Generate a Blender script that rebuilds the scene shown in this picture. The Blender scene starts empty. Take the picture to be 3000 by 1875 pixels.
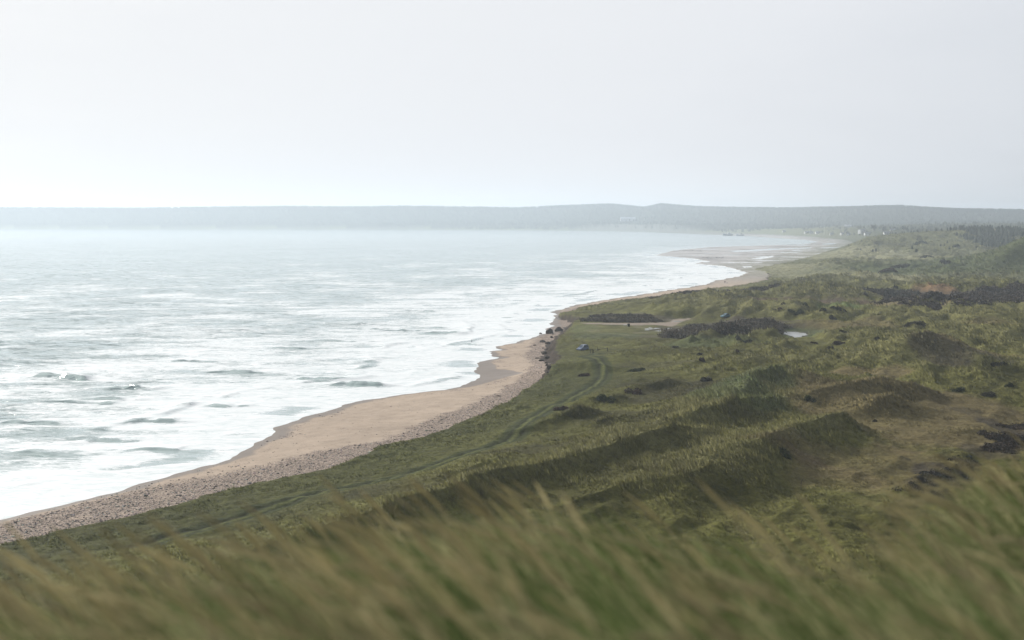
import bpy, bmesh, math, random
import numpy as np
from mathutils import Vector, Matrix

random.seed(5)
RNG = np.random.default_rng(11)
SC = bpy.context.scene
COL = SC.collection
R = math.radians

# ------------------------------------------------------------------ camera model (photo 3000 x 1875, 50 mm on 36 mm)
F = 4167.0
H = 42.0
YH = 640.0
K = 3000.0 / 2419.0
PITCH = math.atan((937.5 - YH) / F)
CP, SP = math.cos(PITCH), math.sin(PITCH)


def ray(px, py):
    u = (px - 1500.0) / F
    v = (937.5 - py) / F
    return np.array([u, CP + v * SP, -SP + v * CP])


def unp(px, py, z=0.0):
    d = ray(px, py)
    t = (z - H) / d[2]
    return np.array([t * d[0], t * d[1], z])


def unpd(px, py, D):
    d = ray(px, py)
    t = D / d[1]
    return np.array([t * d[0], D, H + t * d[2]])


# ------------------------------------------------------------------ helpers
def tag(o, label=None, cat=None, group=None, kind=None):
    if label:
        o['label'] = label
    if cat:
        o['category'] = cat
    if group:
        o['group'] = group
    if kind:
        o['kind'] = kind
    return o


def empty(name, loc, rz=0.0):
    o = bpy.data.objects.new(name, None)
    o.empty_display_size = 0.5
    o.location = loc
    o.rotation_euler = (0, 0, rz)
    COL.objects.link(o)
    return o


def link(name, me, mat=None, parent=None):
    o = bpy.data.objects.new(name, me)
    COL.objects.link(o)
    if mat is not None:
        me.materials.append(mat)
    if parent is not None:
        o.parent = parent
    return o


def np_mesh(name, V, tris=None, quads=None, col=None, mask=None, smooth=False, nrm=None):
    me = bpy.data.meshes.new(name)
    V = np.asarray(V, np.float32)
    me.vertices.add(len(V))
    me.vertices.foreach_set('co', V.ravel())
    nt = 0 if tris is None else len(tris)
    nq = 0 if quads is None else len(quads)
    parts, starts, tot = [], [], 0
    if nt:
        parts.append(np.asarray(tris, np.int32).ravel())
        starts.append(np.arange(nt, dtype=np.int32) * 3)
        tot = nt * 3
    if nq:
        parts.append(np.asarray(quads, np.int32).ravel())
        starts.append(tot + np.arange(nq, dtype=np.int32) * 4)
    loops = np.concatenate(parts)
    me.loops.add(len(loops))
    me.loops.foreach_set('vertex_index', loops)
    me.polygons.add(nt + nq)
    me.polygons.foreach_set('loop_start', np.concatenate(starts))
    if smooth:
        me.polygons.foreach_set('use_smooth', np.ones(nt + nq, bool))
    for nm, arr in (('col', col), ('mask', mask)):
        if arr is not None:
            a = me.attributes.new(nm, 'FLOAT_COLOR', 'POINT')
            rgba = np.ones((len(V), 4), np.float32)
            rgba[:, :arr.shape[1]] = arr
            a.data.foreach_set('color', rgba.ravel())
    if nrm is not None:
        a = me.attributes.new('custom_normal', 'FLOAT_VECTOR', 'POINT')
        a.data.foreach_set('vector', np.ascontiguousarray(nrm, np.float32).ravel())
    me.update(calc_edges=True)
    return me


def sstep(a, b, x):
    t = np.clip((x - a) / (b - a), 0, 1)
    return t * t * (3 - 2 * t)


_perm = {}


def perlin(x, y, seed=0):
    if seed not in _perm:
        r = np.random.default_rng(1000 + seed)
        p = r.permutation(256)
        ang = r.random(256) * 2 * np.pi
        _perm[seed] = (np.concatenate([p, p]), np.cos(ang).astype(np.float32), np.sin(ang).astype(np.float32))
    p, gx, gy = _perm[seed]
    x = np.asarray(x, np.float64)
    y = np.asarray(y, np.float64)
    xi = np.floor(x).astype(np.int64)
    yi = np.floor(y).astype(np.int64)
    fx = (x - xi).astype(np.float32)
    fy = (y - yi).astype(np.float32)
    xi &= 255
    yi &= 255
    u = fx * fx * fx * (fx * (fx * 6 - 15) + 10)
    v = fy * fy * fy * (fy * (fy * 6 - 15) + 10)

    def g(ix, iy, dx, dy):
        h = p[p[ix & 255] + (iy & 255)]
        return gx[h] * dx + gy[h] * dy
    a = g(xi, yi, fx, fy)
    b = g(xi + 1, yi, fx - 1, fy)
    c = g(xi, yi + 1, fx, fy - 1)
    d = g(xi + 1, yi + 1, fx - 1, fy - 1)
    return ((a + (b - a) * u) * (1 - v) + (c + (d - c) * u) * v) * 1.5


def fbm(x, y, seed, oct=4, gain=0.5):
    s, a, n = 0, 1.0, 0
    for i in range(oct):
        s = s + a * perlin(x * 2 ** i, y * 2 ** i, seed + i)
        n += a
        a *= gain
    return s / n


def poly_sd(X, Y, P, closed=True):
    """signed distance, positive inside the polygon"""
    d2 = np.full(X.shape, 1e18)
    ins = np.zeros(X.shape, bool)
    n = len(P)
    for i in range(n if closed else n - 1):
        ax, ay = P[i][0], P[i][1]
        bx, by = P[(i + 1) % n][0], P[(i + 1) % n][1]
        ex, ey = bx - ax, by - ay
        L = ex * ex + ey * ey
        if L < 1e-9:
            continue
        wx, wy = X - ax, Y - ay
        t = np.clip((wx * ex + wy * ey) / L, 0, 1)
        d2 = np.minimum(d2, (wx - t * ex) ** 2 + (wy - t * ey) ** 2)
        if closed and ay != by:
            c = ((ay > Y) != (by > Y)) & (X < (bx - ax) * (Y - ay) / (by - ay) + ax)
            ins ^= c
    d = np.sqrt(d2)
    return np.where(ins, d, -d) if closed else d


# ------------------------------------------------------------------ plan curves (photo -> ground plan)
shore_px = [(0, 1523), (124, 1494), (298, 1451), (459, 1408), (583, 1370), (670, 1346), (744, 1302), (812, 1263), (806, 1254), (868, 1231),
            (942, 1209), (1054, 1172), (1178, 1156), (1315, 1143), (1440, 1120), (1512, 1110), (1495, 1098), (1436, 1086), (1434, 1070), (1426, 1064),
            (1482, 1047), (1450, 1044), (1430, 1030), (1478, 1026), (1445, 1015), (1500, 1006), (1560, 988), (1600, 976), (1612, 950), (1628, 925), (1612, 915),
            (1650, 903), (1762, 879), (1860, 866), (1934, 853), (1998, 845), (2063, 834), (2097, 822), (2172, 808), (2184, 798), (2142, 785), (2107, 778),
            (2038, 773), (2063, 764), (2030, 757), (1960, 751), (1919, 748), (1969, 735), (2078, 724), (2167, 721), (2296, 717.5), (2370, 713.6),
            (2395, 708), (2360, 703), (2246, 696), (2187, 691), (2117, 689), (1998, 684), (1899, 680), (1800, 677), (1600, 675), (1240, 673.5), (620, 672.5), (0, 672)]
SHORE = [tuple(unp(x, y, 0)[:2]) for x, y in shore_px]
LAND = [(-170, -200), (-150, 20), (-122, 90), (-97, 140), (-82, 172)] + SHORE + [(-3500, 5380), (-7000, 5200), (-7000, 12000), (9000, 12000), (9000, -200)]

veg_px = [(0, 1585, 2.4), (174, 1548, 2.4), (347, 1519, 2.4), (496, 1488, 2.4), (600, 1455, 2.4), (694, 1426, 2.6), (806, 1401, 2.6), (967, 1364, 2.6), (1050, 1330, 2.8), (1116, 1296, 3),
          (1240, 1280, 3), (1302, 1252, 3), (1364, 1221, 3), (1463, 1184, 3), (1507, 1160, 3), (1544, 1122, 3), (1612, 1085, 3.2), (1622, 1056, 3.2), (1598, 1026, 3.2), (1612, 992, 3),
          (1640, 968, 3), (1662, 942, 3), (1690, 930, 3), (1668, 922, 3), (1640, 916, 3), (1628, 911, 3), (1700, 893, 3), (1761, 880, 3), (1860, 872, 2.6), (1934, 868, 2), (2083, 846, 2), (2180, 832, 2), (2245, 815, 2),
          (2260, 800, 2), (2240, 790, 2), (2210, 783, 2), (2260, 775, 1.6), (2318, 763, 1.6), (2380, 748, 1.6), (2430, 732, 1.6), (2480, 716, 1.6), (2500, 707, 1.6), (2466, 700, 1.6), (2356, 690, 1.6),
          (2232, 684, 1.6), (2046, 677.5, 1.6), (1860, 674.5, 1.6), (1240, 671.5, 1.6), (0, 670.6, 1.6)]
VEG = [tuple(unp(x, y, z)[:2]) for x, y, z in veg_px]
VEGP = [(-140, -200), (-125, 15), (-98, 85), (-74, 140)] + VEG + [(-3500, 5560), (-7000, 5400), (-7000, 12000), (9000, 12000), (9000, -200)]

# lagoons on the spit: dug below sea level
LAG = [[unp(x, y, 0)[:2] for x, y in p] for p in (
    [(2131, 735), (2160, 733.5), (2250, 729), (2330, 726), (2378, 724.5), (2370, 728), (2290, 731), (2215, 736), (2160, 738.5)],
    [(2284, 739), (2330, 738), (2360, 738.5), (2330, 740.5), (2290, 741)],
    [(2195, 759), (2235, 752), (2268, 749), (2262, 754), (2225, 760)],
    [(2406, 715), (2430, 712), (2455, 713), (2440, 716), (2412, 717)],
    [(2170, 781), (2200, 780), (2206, 783), (2180, 784)],
    [(2050, 763), (2070, 764), (2085, 768), (2060, 768)])]

# dune crests: (x, y, z) in 2419-px photo coordinates
S = K
RIDGES = [
    # pts, near width, far width
    ([(1850, 946, 7.5), (1914, 921, 9), (1970, 908, 9.6), (2030, 898, 10), (2097, 890, 10), (2160, 905, 9), (2227, 936, 6.5)], 9, 15),
    ([(2010, 968, 7), (2060, 942, 8.4), (2104, 929, 9), (2179, 960, 6)], 6, 9),
    ([(1990, 845, 6), (2066, 818, 9.5), (2089, 803, 11.2), (2141, 792, 12.6), (2197, 781, 13.2), (2240, 792, 11.6), (2291, 820, 9), (2328, 847, 6)], 20, 18),
    ([(2180, 785, 8), (2208, 771, 9.8), (2270, 766, 10), (2328, 765, 10.4), (2400, 768, 10.4), (2480, 770, 10)], 18, 18),
    ([(2180, 775, 6), (2250, 757, 8.5), (2310, 746, 10), (2350, 738, 10.8), (2420, 736, 10.8), (2500, 738, 10)], 12, 22),
    ([(1395, 846, 5.2), (1460, 838, 6.4), (1530, 826, 7.2), (1600, 824, 7.2), (1680, 830, 6.4)], 9, 14),
    ([(1700, 820, 5.8), (1745, 806, 6.8)], 8, 14),
]
# dune crests traced in full-size photo pixels
CREST = [
    ([(760, 1608, 6.4), (900, 1556, 7), (1054, 1504, 7.6), (1240, 1438, 8.2), (1400, 1391, 8.6), (1500, 1367, 8.8), (1600, 1350, 9), (1699, 1326, 9.2), (1805, 1288, 9.8), (1931, 1250, 10.6), (1974, 1239, 10.8), (2035, 1252, 9.6), (2090, 1275, 7.4)], 5.2, 11),
    ([(1860, 1268, 9.2), (1964, 1230, 9.6), (2063, 1197, 10), (2162, 1164, 10.2), (2215, 1159, 10), (2282, 1178, 8), (2330, 1196, 6.4)], 4.6, 10),
    ([(2100, 1184, 9), (2170, 1140, 9.6), (2212, 1095, 10), (2245, 1077, 10.4), (2290, 1068, 10.6), (2360, 1087, 9.8), (2420, 1112, 7.6)], 5.5, 12),
    ([(1560, 1500, 5.6), (1680, 1478, 6.4), (1798, 1427, 7.4), (1900, 1408, 7.8), (1997, 1388, 8.4), (2080, 1355, 9), (2140, 1368, 7.6), (2200, 1392, 5.8)], 4.6, 10),
    ([(1980, 1372, 8), (2080, 1336, 9), (2182, 1310, 8.8), (2235, 1330, 7.4), (2300, 1352, 6.2)], 4.8, 9),
    ([(2100, 1338, 8.6), (2162, 1310, 9.2), (2228, 1280, 9.8), (2327, 1247, 9.2), (2417, 1217, 9.4), (2467, 1205, 9.4), (2523, 1236, 7.6), (2570, 1262, 6)], 5.4, 11),
    ([(1560, 1242, 6), (1640, 1212, 7), (1709, 1189, 8), (1755, 1197, 7.4), (1800, 1212, 6)], 4.2, 8),
    ([(1720, 1236, 6.4), (1759, 1224, 7.2), (1831, 1215, 7.6), (1880, 1230, 6.2)], 3.8, 7),
    ([(1690, 1176, 5.8), (1736, 1164, 6.6), (1811, 1153, 7), (1850, 1166, 5.8)], 3.6, 7),
    ([(1800, 1150, 5.8), (1874, 1125, 7), (1964, 1107, 7.8), (2007, 1121, 7), (2050, 1140, 5.6)], 4.6, 9),
    ([(2060, 1082, 6.4), (2129, 1059, 7.4), (2228, 1042, 8.2), (2300, 1036, 8.4)], 5, 10),
    ([(1960, 1080, 6), (2020, 1062, 6.8), (2090, 1046, 7.4), (2150, 1030, 7.6)], 4.6, 9),
    ([(1890, 1470, 5.6), (1940, 1458, 6.8), (1985, 1456, 6.8), (2030, 1474, 5.4)], 3.4, 5),
    ([(2280, 1046, 7), (2327, 1034, 8.8), (2387, 1026, 9.6), (2443, 1048, 8.4), (2493, 1078, 6)], 6, 12),
    ([(1640, 1066, 5.2), (1720, 1058, 6.2), (1790, 1072, 5.8), (1850, 1080, 5.4)], 4, 8),
    ([(1740, 1052, 5.6), (1830, 1036, 6.4), (1930, 1024, 6.8), (2010, 1030, 6.2)], 5, 10),
    ([(2640, 1290, 5.6), (2720, 1270, 6.2), (2810, 1262, 6.4), (2900, 1250, 6)], 4, 8),
    ([(2300, 1400, 5.2), (2380, 1380, 6), (2470, 1372, 5.8), (2560, 1360, 5.4)], 4, 8),
    ([(1180, 1420, 6), (1300, 1392, 6.8), (1420, 1352, 7), (1520, 1316, 6.6), (1600, 1290, 6)], 3.6, 7),
]
RIDGES += [([(x / K, y / K, z) for x, y, z in p], a_, b_) for p, a_, b_ in CREST]
RID = []
for pts, wn, wf in RIDGES:
    RID.append(([unp(x * S, y * S, z + .12 * max(z - 5, 0)) for x, y, z in pts], wn * .82, wf))
FARRID = []
FARRID.append(([unpd(x, y, D) for x, y, D in ((2883, 780, 1010), (2921, 760, 1030), (2958, 735, 1050), (3000, 709, 1070), (3070, 672, 1100), (3200, 640, 1150), (3400, 632, 1250))], -60, 85))
FARRID.append(([unpd(x, y, D) for x, y, D in ((2600, 708, 2050), (2690, 690, 1980), (2760, 681, 1900), (2821, 675, 1850), (2883, 670, 1800), (2933, 671, 1780), (2975, 678, 1760), (3080, 682, 1760))], -320, 210))
FARRID.append(([unpd(x, y, D) for x, y, D in ((2780, 792, 1080), (2830, 778, 1100), (2862, 772, 1110), (2890, 778, 1110))], 30, 40))
FARRID.append(([unpd(x, y, D) for x, y, D in ((2770, 830, 930), (2820, 812, 950), (2850, 806, 960), (2900, 812, 955), (2960, 822, 940))], 22, 40))
FARRID.append(([unpd(x, y, D) for x, y, D in ((2700, 845, 860), (2780, 838, 870), (2850, 828, 880))], 18, 30))

track_px = [(1410, 838), (1395, 843), (1376, 850), (1395, 855), (1412, 860), (1424, 870), (1425, 889), (1404, 907), (1365, 931), (1338, 955), (1284, 970), (1256, 984), (1248, 1003), (1233, 1024), (1209, 1042), (1160, 1062), (1100, 1076),
            (1000, 1104), (900, 1130), (800, 1151), (700, 1172), (600, 1198), (500, 1228), (400, 1252), (320, 1272)]
TRACK = [unp(x * S, y * S, 4.2)[:2] for x, y in track_px]


def smooth_line(P, n=2):
    P = [np.array(p) for p in P]
    for _ in range(n):
        Q = [P[0]]
        for a, b in zip(P[:-1], P[1:]):
            Q += [a * .75 + b * .25, a * .25 + b * .75]
        Q.append(P[-1])
        P = Q
    return P


TRACK = smooth_line(TRACK, 1)
road_px = [(1700, 946), (1780, 945.8), (1870, 945.6), (1939, 944.8), (1961.5, 943.3), (1968.5, 937), (1988, 934), (2018, 932.8), (2030, 934), (1998, 942), (1978, 953.7), (1968, 957), (1939, 953.5), (1919, 952), (1850, 952.3), (1780, 951), (1720, 949)]
ROAD_Z = 4.0
ROAD = [unp(x, y, ROAD_Z)[:2] for x, y in road_px]
puddle_px = [(1984, 941, 15, 1.2), (1903, 963.5, 15, 1.1), (1924, 962.2, 9, .9), (1961.5, 962.6, 8, .8), (1989, 967, 14, 1.2), (1929, 969.3, 9, .8), (1951.5, 985, 7.5, 1.2),
             (1831.5, 952, 7, .7), (1960, 979.3, 10, .9), (1905, 959.6, 6, .6), (1896, 966.5, 8, .7), (1992, 969.8, 9, .7)]
PONDP = [unp(x, y, 4.3)[:2] for x, y in ((2287, 971.5), (2320, 972), (2362, 974.5), (2359, 985), (2330, 989.5), (2309, 982))]

SKY_PX = [(-2500, 606), (0, 602), (186, 602.5), (372, 604), (694, 600), (868, 599), (1029, 600), (1190, 598), (1339, 600), (1525, 602.5), (1637, 597), (1786, 592), (1885, 601), (1935, 591), (2034, 599), (2108, 601), (2294, 603), (2480, 599), (2629, 595), (2703, 600), (2790, 604), (3000, 607.5), (3700, 612)]

# colour patches: centre x, y (2419 px), half widths in px, colour, strength
TAN = (.150, .112, .056)
RED = (.100, .066, .040)
HEATH = (.055, .045, .030)
MOSS = (.038, .034, .013)
GREEN = (.080, .105, .040)
PALE = (.235, .225, .13)
BLOBS = [
    (2180, 1000, 330, 75, TAN, .62), (2080, 1115, 260, 45, TAN, .45), (2000, 782, 150, 12, TAN, .5), (2250, 862, 150, 18, TAN, .6), (2130, 747, 150, 4, (.24, .19, .11), .7), (2060, 903, 110, 9, TAN, .7),
    (2210, 697, 55, 8, (.19, .115, .06), .9), (2120, 708, 60, 4, (.19, .115, .06), .7), (2350, 800, 90, 10, TAN, .5), (1990, 1150, 160, 30, TAN, .45),
    (1950, 724, 190, 12, RED, .85), (1830, 732, 120, 9, RED, .6), (2080, 738, 60, 7, RED, .6), (1840, 1118, 120, 14, RED, .35),
    (1450, 742, 80, 7, HEATH, .85), (1520, 752, 90, 5, HEATH, .7), (1680, 690, 170, 6, HEATH, .85), (1730, 777, 180, 16, HEATH, .95), (2290, 716, 210, 22, HEATH, .95), (2130, 697, 90, 8, HEATH, .95),
    (2110, 636, 60, 5, HEATH, .6), (1900, 683, 70, 6, HEATH, .8), (1960, 716, 40, 4, HEATH, .5), (2205, 882, 70, 20, HEATH, .75), (2395, 1030, 45, 36, HEATH, .9), (2225, 1120, 70, 18, HEATH, .92), (2330, 1080, 70, 16, HEATH, .6), (2180, 1150, 50, 14, HEATH, .6),
    (2150, 640, 40, 4, HEATH, .7), (2330, 880, 90, 8, HEATH, .5), (2290, 985, 40, 6, HEATH, .4), (1470, 792, 110, 5, HEATH, .5),
    (1600, 925, 140, 26, MOSS, .75), (1560, 955, 170, 16, MOSS, .7), (1560, 870, 110, 10, MOSS, .5), (1300, 1010, 0, 0, MOSS, 0), (1420, 1000, 110, 18, MOSS, .55), (1700, 930, 70, 25, MOSS, .6),
    (1000, 1180, 200, 30, MOSS, .45), (1250, 1090, 140, 16, MOSS, .55), (1200, 1155, 120, 14, MOSS, .5), (1560, 1035, 60, 18, MOSS, .4), (1500, 1075, 120, 10, MOSS, .4),
    (1740, 985, 120, 40, GREEN, .6), (1780, 945, 90, 24, GREEN, .55), (1700, 826, 140, 13, GREEN, .45), (1990, 749, 70, 4, (.095, .13, .04), .8), (1430, 790, 90, 9, GREEN, .4), (1380, 770, 40, 10, GREEN, .4), (1950, 800, 40, 5, GREEN, .6),
    (1950, 640, 120, 30, PALE, .75), (2000, 600, 130, 18, PALE, .8), (1700, 672, 110, 6, (.17, .16, .075), .7), (1560, 712, 130, 5, (.13, .125, .06), .5), (1860, 620, 60, 8, PALE, .6), (2200, 650, 160, 22, (.12, .125, .07), .6),
]
BW = []
for x, y, rx, ry, c, s in BLOBS:
    if rx == 0:
        continue
    p = unp(x * S, y * S, 4.5)
    D = p[1]
    BW.append((p[0], p[1], rx * S * D / F, ry * S * D * D / (37.5 * F), c, s))


def ridge_h(X, Y, h, RR, base_def, sharp=1.05):
    for pts, wn, wf in RR:
        P = np.array(pts)
        m = 6.0 * max(min(abs(wn), 70), wf)
        sel = (X > P[:, 0].min() - m) & (X < P[:, 0].max() + m) & (Y > P[:, 1].min() - m) & (Y < P[:, 1].max() + m)
        if not sel.any():
            continue
        x, y = X[sel], Y[sel]
        nx = fbm(x / 9, y / 9, 60, 3) * 2.0
        ny = fbm(x / 9, y / 9, 70, 3) * 2.0
        if abs(wn) > 65:
            nx, ny = nx * 8, ny * 8
        x2, y2 = x + nx, y + ny
        bd = np.full(x.shape, 1e9)
        bs = np.zeros(x.shape)
        bz = np.zeros(x.shape)
        for a, b in zip(P[:-1], P[1:]):
            e = b[:2] - a[:2]
            L = (e ** 2).sum()
            wx, wy = x2 - a[0], y2 - a[1]
            t = np.clip((wx * e[0] + wy * e[1]) / L, 0, 1)
            dx, dy = wx - t * e[0], wy - t * e[1]
            d = np.sqrt(dx * dx + dy * dy)
            k = d < bd
            bd = np.where(k, d, bd)
            bs = np.where(k, (e[0] * wy - e[1] * wx) / math.sqrt(L) / np.maximum(d, .01), bs)
            bz = np.where(k, a[2] + t * (b[2] - a[2]), bz)
        w = wn + (wf - wn) * sstep(-.7, .7, bs) if wn > 0 else np.clip((bz - 4) * abs(wn) / 40, 9, wf)
        # taper of the end points
        g = np.exp(-(bd / w) ** sharp)
        hh = h[sel]
        h[sel] = hh + np.maximum(bz - hh, 0) * g
    return h


def terrain(X, Y, want_col=True):
    X = np.asarray(X, np.float64)
    Y = np.asarray(Y, np.float64)
    RR = np.hypot(X, Y)
    tn = X / np.maximum(Y, 1)
    sd = poly_sd(X, Y, LAND)
    far = sstep(250, 900, RR)
    amp = .8 + 1.2 * far
    sd = sd + amp * (1.6 * perlin(X / 13, Y / 13, 1) + .7 * perlin(X / 4.5, Y / 4.5, 2))
    ed = poly_sd(X, Y, VEGP)
    ed = ed + amp * (1.0 * perlin(X / 8, Y / 8, 3) + .55 * perlin(X / 2.6, Y / 2.6, 4))
    # beach
    s = np.maximum(sd, 0)
    top = 1.9 - 1.5 * sstep(900, 1400, RR)
    slope = np.where(RR > 900, .022, .07)
    hb = top * (1 - np.exp(-s * slope / top)) + .06 * perlin(X / 3, Y / 3, 5) * sstep(1, 8, s)
    h = np.where(sd > 0, hb, np.maximum(sd * .05, -2.5))
    spit = sstep(1250, 1450, RR) * (1 - sstep(2400, 2700, RR)) * sstep(8, 25, sd)
    h = h - spit * .6 * sstep(.16, .34, fbm(X / 70, Y / 55, 16, 3))
    for P in LAG:
        ld = poly_sd(X, Y, P) + 2.0 * perlin(X / 7, Y / 7, 6)
        h = np.where(ld > -6, np.minimum(h, np.interp(ld, [-6, 0, 4], [1.2, .02, -.4])), h)
    # scarp and turf flat
    sc = 1.25 + 1.1 * sstep(330, 400, RR) * (1 - sstep(560, 640, RR)) + .5 * perlin(X / 30, Y / 30, 7) - .7 * sstep(700, 1000, RR)
    bankz = sstep(350, 400, RR) * (1 - sstep(540, 600, RR))
    v = sstep(-.2, 1.1 + 1.6 * bankz, ed + bankz * .6 * perlin(X / 2.5, Y / 2.5, 8))
    inl = np.maximum(ed, 0)
    turf = sc + 1.3 * sstep(2, 70, inl)
    amb = sstep(4, 60, inl)
    # hummocks
    a1 = R(26)
    u = X * math.sin(a1) + Y * math.cos(a1)
    w = X * math.cos(a1) - Y * math.sin(a1)
    rid = 1 - np.abs(fbm(u / 52, w / 17, 20, 3)) * 2.2
    hum = np.maximum(rid, -.3) * 2.7 + 2.4 * np.maximum(fbm(X / 11, Y / 9, 30, 3), -.25)
    hum2 = np.maximum(1 - np.abs(fbm(X / 70, Y / 110, 24, 4)) * 2.4, -.5) * 3.2
    dune = hum * amb * (1 - .3 * far) * (.5 + .5 * sstep(250, 420, RR)) + hum2 * sstep(420, 620, RR) * amb * (1 - .3 * sstep(1800, 2600, RR)) + 3.0 * np.maximum(fbm(X / 26, Y / 60, 28, 3), -.2) * sstep(600, 900, RR) * amb
    # flat hollows
    flat = np.zeros_like(X)
    for bx, by, rx, ry, c, st in BW:
        if c in (TAN, RED, HEATH, MOSS) and RR.min() < 3000:
            q = ((X - bx) / rx) ** 2 + ((Y - by) / ry) ** 2
            flat = np.maximum(flat, st * (1 - sstep(.5, 1.6, q)))
    for cx_, cy_, ux, uy in ((1882, 808, 46, 24), (1560, 786, 130, 20), (1372, 834, 60, 10)):
        pc = unp(cx_ * S, cy_ * S, 4)
        q = ((X - pc[0]) / (ux * S * pc[1] / F)) ** 2 + ((Y - pc[1]) / (uy * S * pc[1] ** 2 / (38 * F))) ** 2
        flat = np.maximum(flat, 1.33 * (1 - sstep(.7, 1.5, q)))
    td = poly_sd(X, Y, TRACK, False)
    rdd = poly_sd(X, Y, ROAD)
    rdd = np.maximum(rdd, -poly_sd(X, Y, [unp(1872, 972, 4)[:2], unp(2020, 972, 4)[:2], unp(2020, 955, 4)[:2], unp(1872, 955, 4)[:2]]) * 0 - 99) if False else rdd
    flat = np.maximum(flat, 1 - sstep(1.5, 8, td))
    dune = dune * (1 - .75 * np.minimum(flat, 1.33))
    micro = (.24 * fbm(X / 2.2, Y / 2.2, 40, 3) + .50 * fbm(X / 5.5, Y / 5.5, 44, 2) * (1 + .4 * far)) * sstep(0, 3, inl)
    hv = h + v * turf + dune + micro
    h = np.where(ed > -.3, hv, h)
    ruts = np.exp(-((td - .95) / .42) ** 2)
    h = h - .14 * (1 - sstep(.5, 2.2, td)) - .08 * ruts
    # clear view in front of pond and car park (keeps the near dunes low there)
    h = ridge_h(X, Y, h, RID, 4.6)
    # car park hollow and pond hollow
    cx, cy = unp(1925, 960, 4)[:2]
    q = ((X - cx) / 24) ** 2 + ((Y - cy) / 36) ** 2
    fl = 1 - sstep(.6, 1.9, q)
    road = sstep(-7, -1, rdd)
    fl = np.maximum(fl, road)
    flz = ROAD_Z - .02 + .10 * fbm(X / 5, Y / 5, 50, 2) * (1 - sstep(-.6, .3, rdd))
    h = h * (1 - fl) + flz * fl
    pd = poly_sd(X, Y, PONDP)
    k = sstep(-16, -1, pd)
    h = h * (1 - k) + np.where(pd > -1, 4.25 - .3 * sstep(-.5, 3, pd), 4.5) * k
    # far ground
    rise = sstep(1300, 3200, RR) * sstep(.10, .33, tn) * 24
    rise = rise * (1 + .18 * fbm(X / 260, Y / 260, 80, 3))
    h = np.where(ed > 0, h + rise * amb, h)
    h0 = h.copy()
    h = ridge_h(X, Y, h, FARRID, 5.0, 1.6)
    h = h0 + (h - h0) * sstep(0, 60, ed)
    # far hills
    pxx = 1500 + tn * F
    sky = np.interp(pxx, [p[0] for p in SKY_PX], [p[1] for p in SKY_PX])
    Dh = 6300 - 1500 * sstep(.05, .35, tn)
    zc = H + (YH - sky) / F * Dh - 13
    fs = np.interp(tn, [-.8, -.36, 0, .1, .16, .22, .3], [5600, 5550, 5300, 4600, 4300, 4000, 3800])
    t = np.clip((Y - fs) / (Dh - fs), 0, 1.0)
    hill = zc * np.minimum(1, .22 * sstep(0, .08, t) + .78 * sstep(.05, 1.0, t)) + 5 * fbm(X / 300, Y / 200, 84, 3) * sstep(0, .2, t) * (1 - sstep(.8, 1, t))
    h = np.where((Y > fs), np.maximum(h, hill), h)
    # hill the camera stands on
    rb = 6.0 + 11 * sstep(.30, .45, tn) + 1.2 * perlin(tn * 5 + 3.1, RR * 0 + .5, 90)
    soft = np.logaddexp(0, (RR - rb) * .9) / .9
    zh = 40.74 - .098 * RR - .40 * soft + .05 * fbm(X / 1.3, Y / 1.3, 92, 3) + .5 * fbm(X / 14, Y / 14, 95, 3) * sstep(8, 30, RR)
    zh = zh - .045 * np.clip(-X, 0, 3) * sstep(2, 5, RR)
    k = 2.5
    q = np.clip(.5 + .5 * (zh - h) / k, 0, 1)
    hh = h * (1 - q) + zh * q + k * q * (1 - q)
    near = RR < 170
    h = np.where(near, hh, h)
    onhill = np.where(near, sstep(-1, 3, zh - (h - .01) + 1.0) * (zh > 3), 0)
    if not want_col:
        return h, sd, ed
    # ------------------------------------------------------------ colour
    n1 = fbm(X / 34, Y / 34, 100, 4)
    n2 = fbm(X / 8, Y / 8, 110, 3)
    n3 = fbm(X / 2.2, Y / 2.2, 120, 3)
    n4 = fbm(X / 120, Y / 120, 130, 3)
    olive = np.array([.058, .056, .012])
    bright = np.array([.130, .126, .034])
    dk = np.array([.030, .027, .012])
    c = olive + (bright - olive) * sstep(-.25, .45, n1 * .6 + n2 * .5 + .1)[..., None]
    c = c + (dk - c) * (sstep(.12, .5, n2 * .6 - n1 * .3 + n3 * .45) * .55)[..., None]
    # paler and cooler farther along the coast
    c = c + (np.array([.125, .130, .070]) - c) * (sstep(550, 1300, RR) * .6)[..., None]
    # hollow scrub on the far part
    hc = sstep(.1, .4, fbm(X / 90, Y / 130, 140, 4)) * sstep(500, 700, RR) * (1 - sstep(1500, 2300, RR)) * .55
    c = c + (np.array([.055, .052, .034]) - c) * (hc * sstep(15, 60, inl))[..., None]
    # crest grass is paler
    crest = sstep(6.6, 9.6, h) * (RR > 120) * (RR < 700)
    c = c + (np.array([.160, .152, .060]) - c) * (crest * .62)[..., None]
    strip = .6 * (1 - sstep(8, 34, inl)) * (1 - sstep(330, 480, RR)) * (.7 + .5 * n2)
    c = c + (np.array([.046, .054, .013]) - c) * (strip * 1.2)[..., None]
    heath = np.zeros_like(X)
    wob = n2 * .55 + n1 * .5 + n3 * .18
    for bx, by, rx, ry, cc, st in BW:
        q = ((X - bx) / rx) ** 2 + ((Y - by) / ry) ** 2
        f = st * (1 - sstep(.55, 1.25, q + wob))
        c = c + (np.array(cc) - c) * f[..., None]
        if cc is HEATH:
            heath = np.maximum(heath, f)
    # track
    tr = 1 - sstep(1.9, 3.0, td + n3 * .6)
    c = c + (np.array([.034, .044, .007]) - c) * (tr * .9)[..., None]
    c = c + (np.array([.018, .021, .004]) - c) * (ruts * .9)[..., None]
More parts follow.
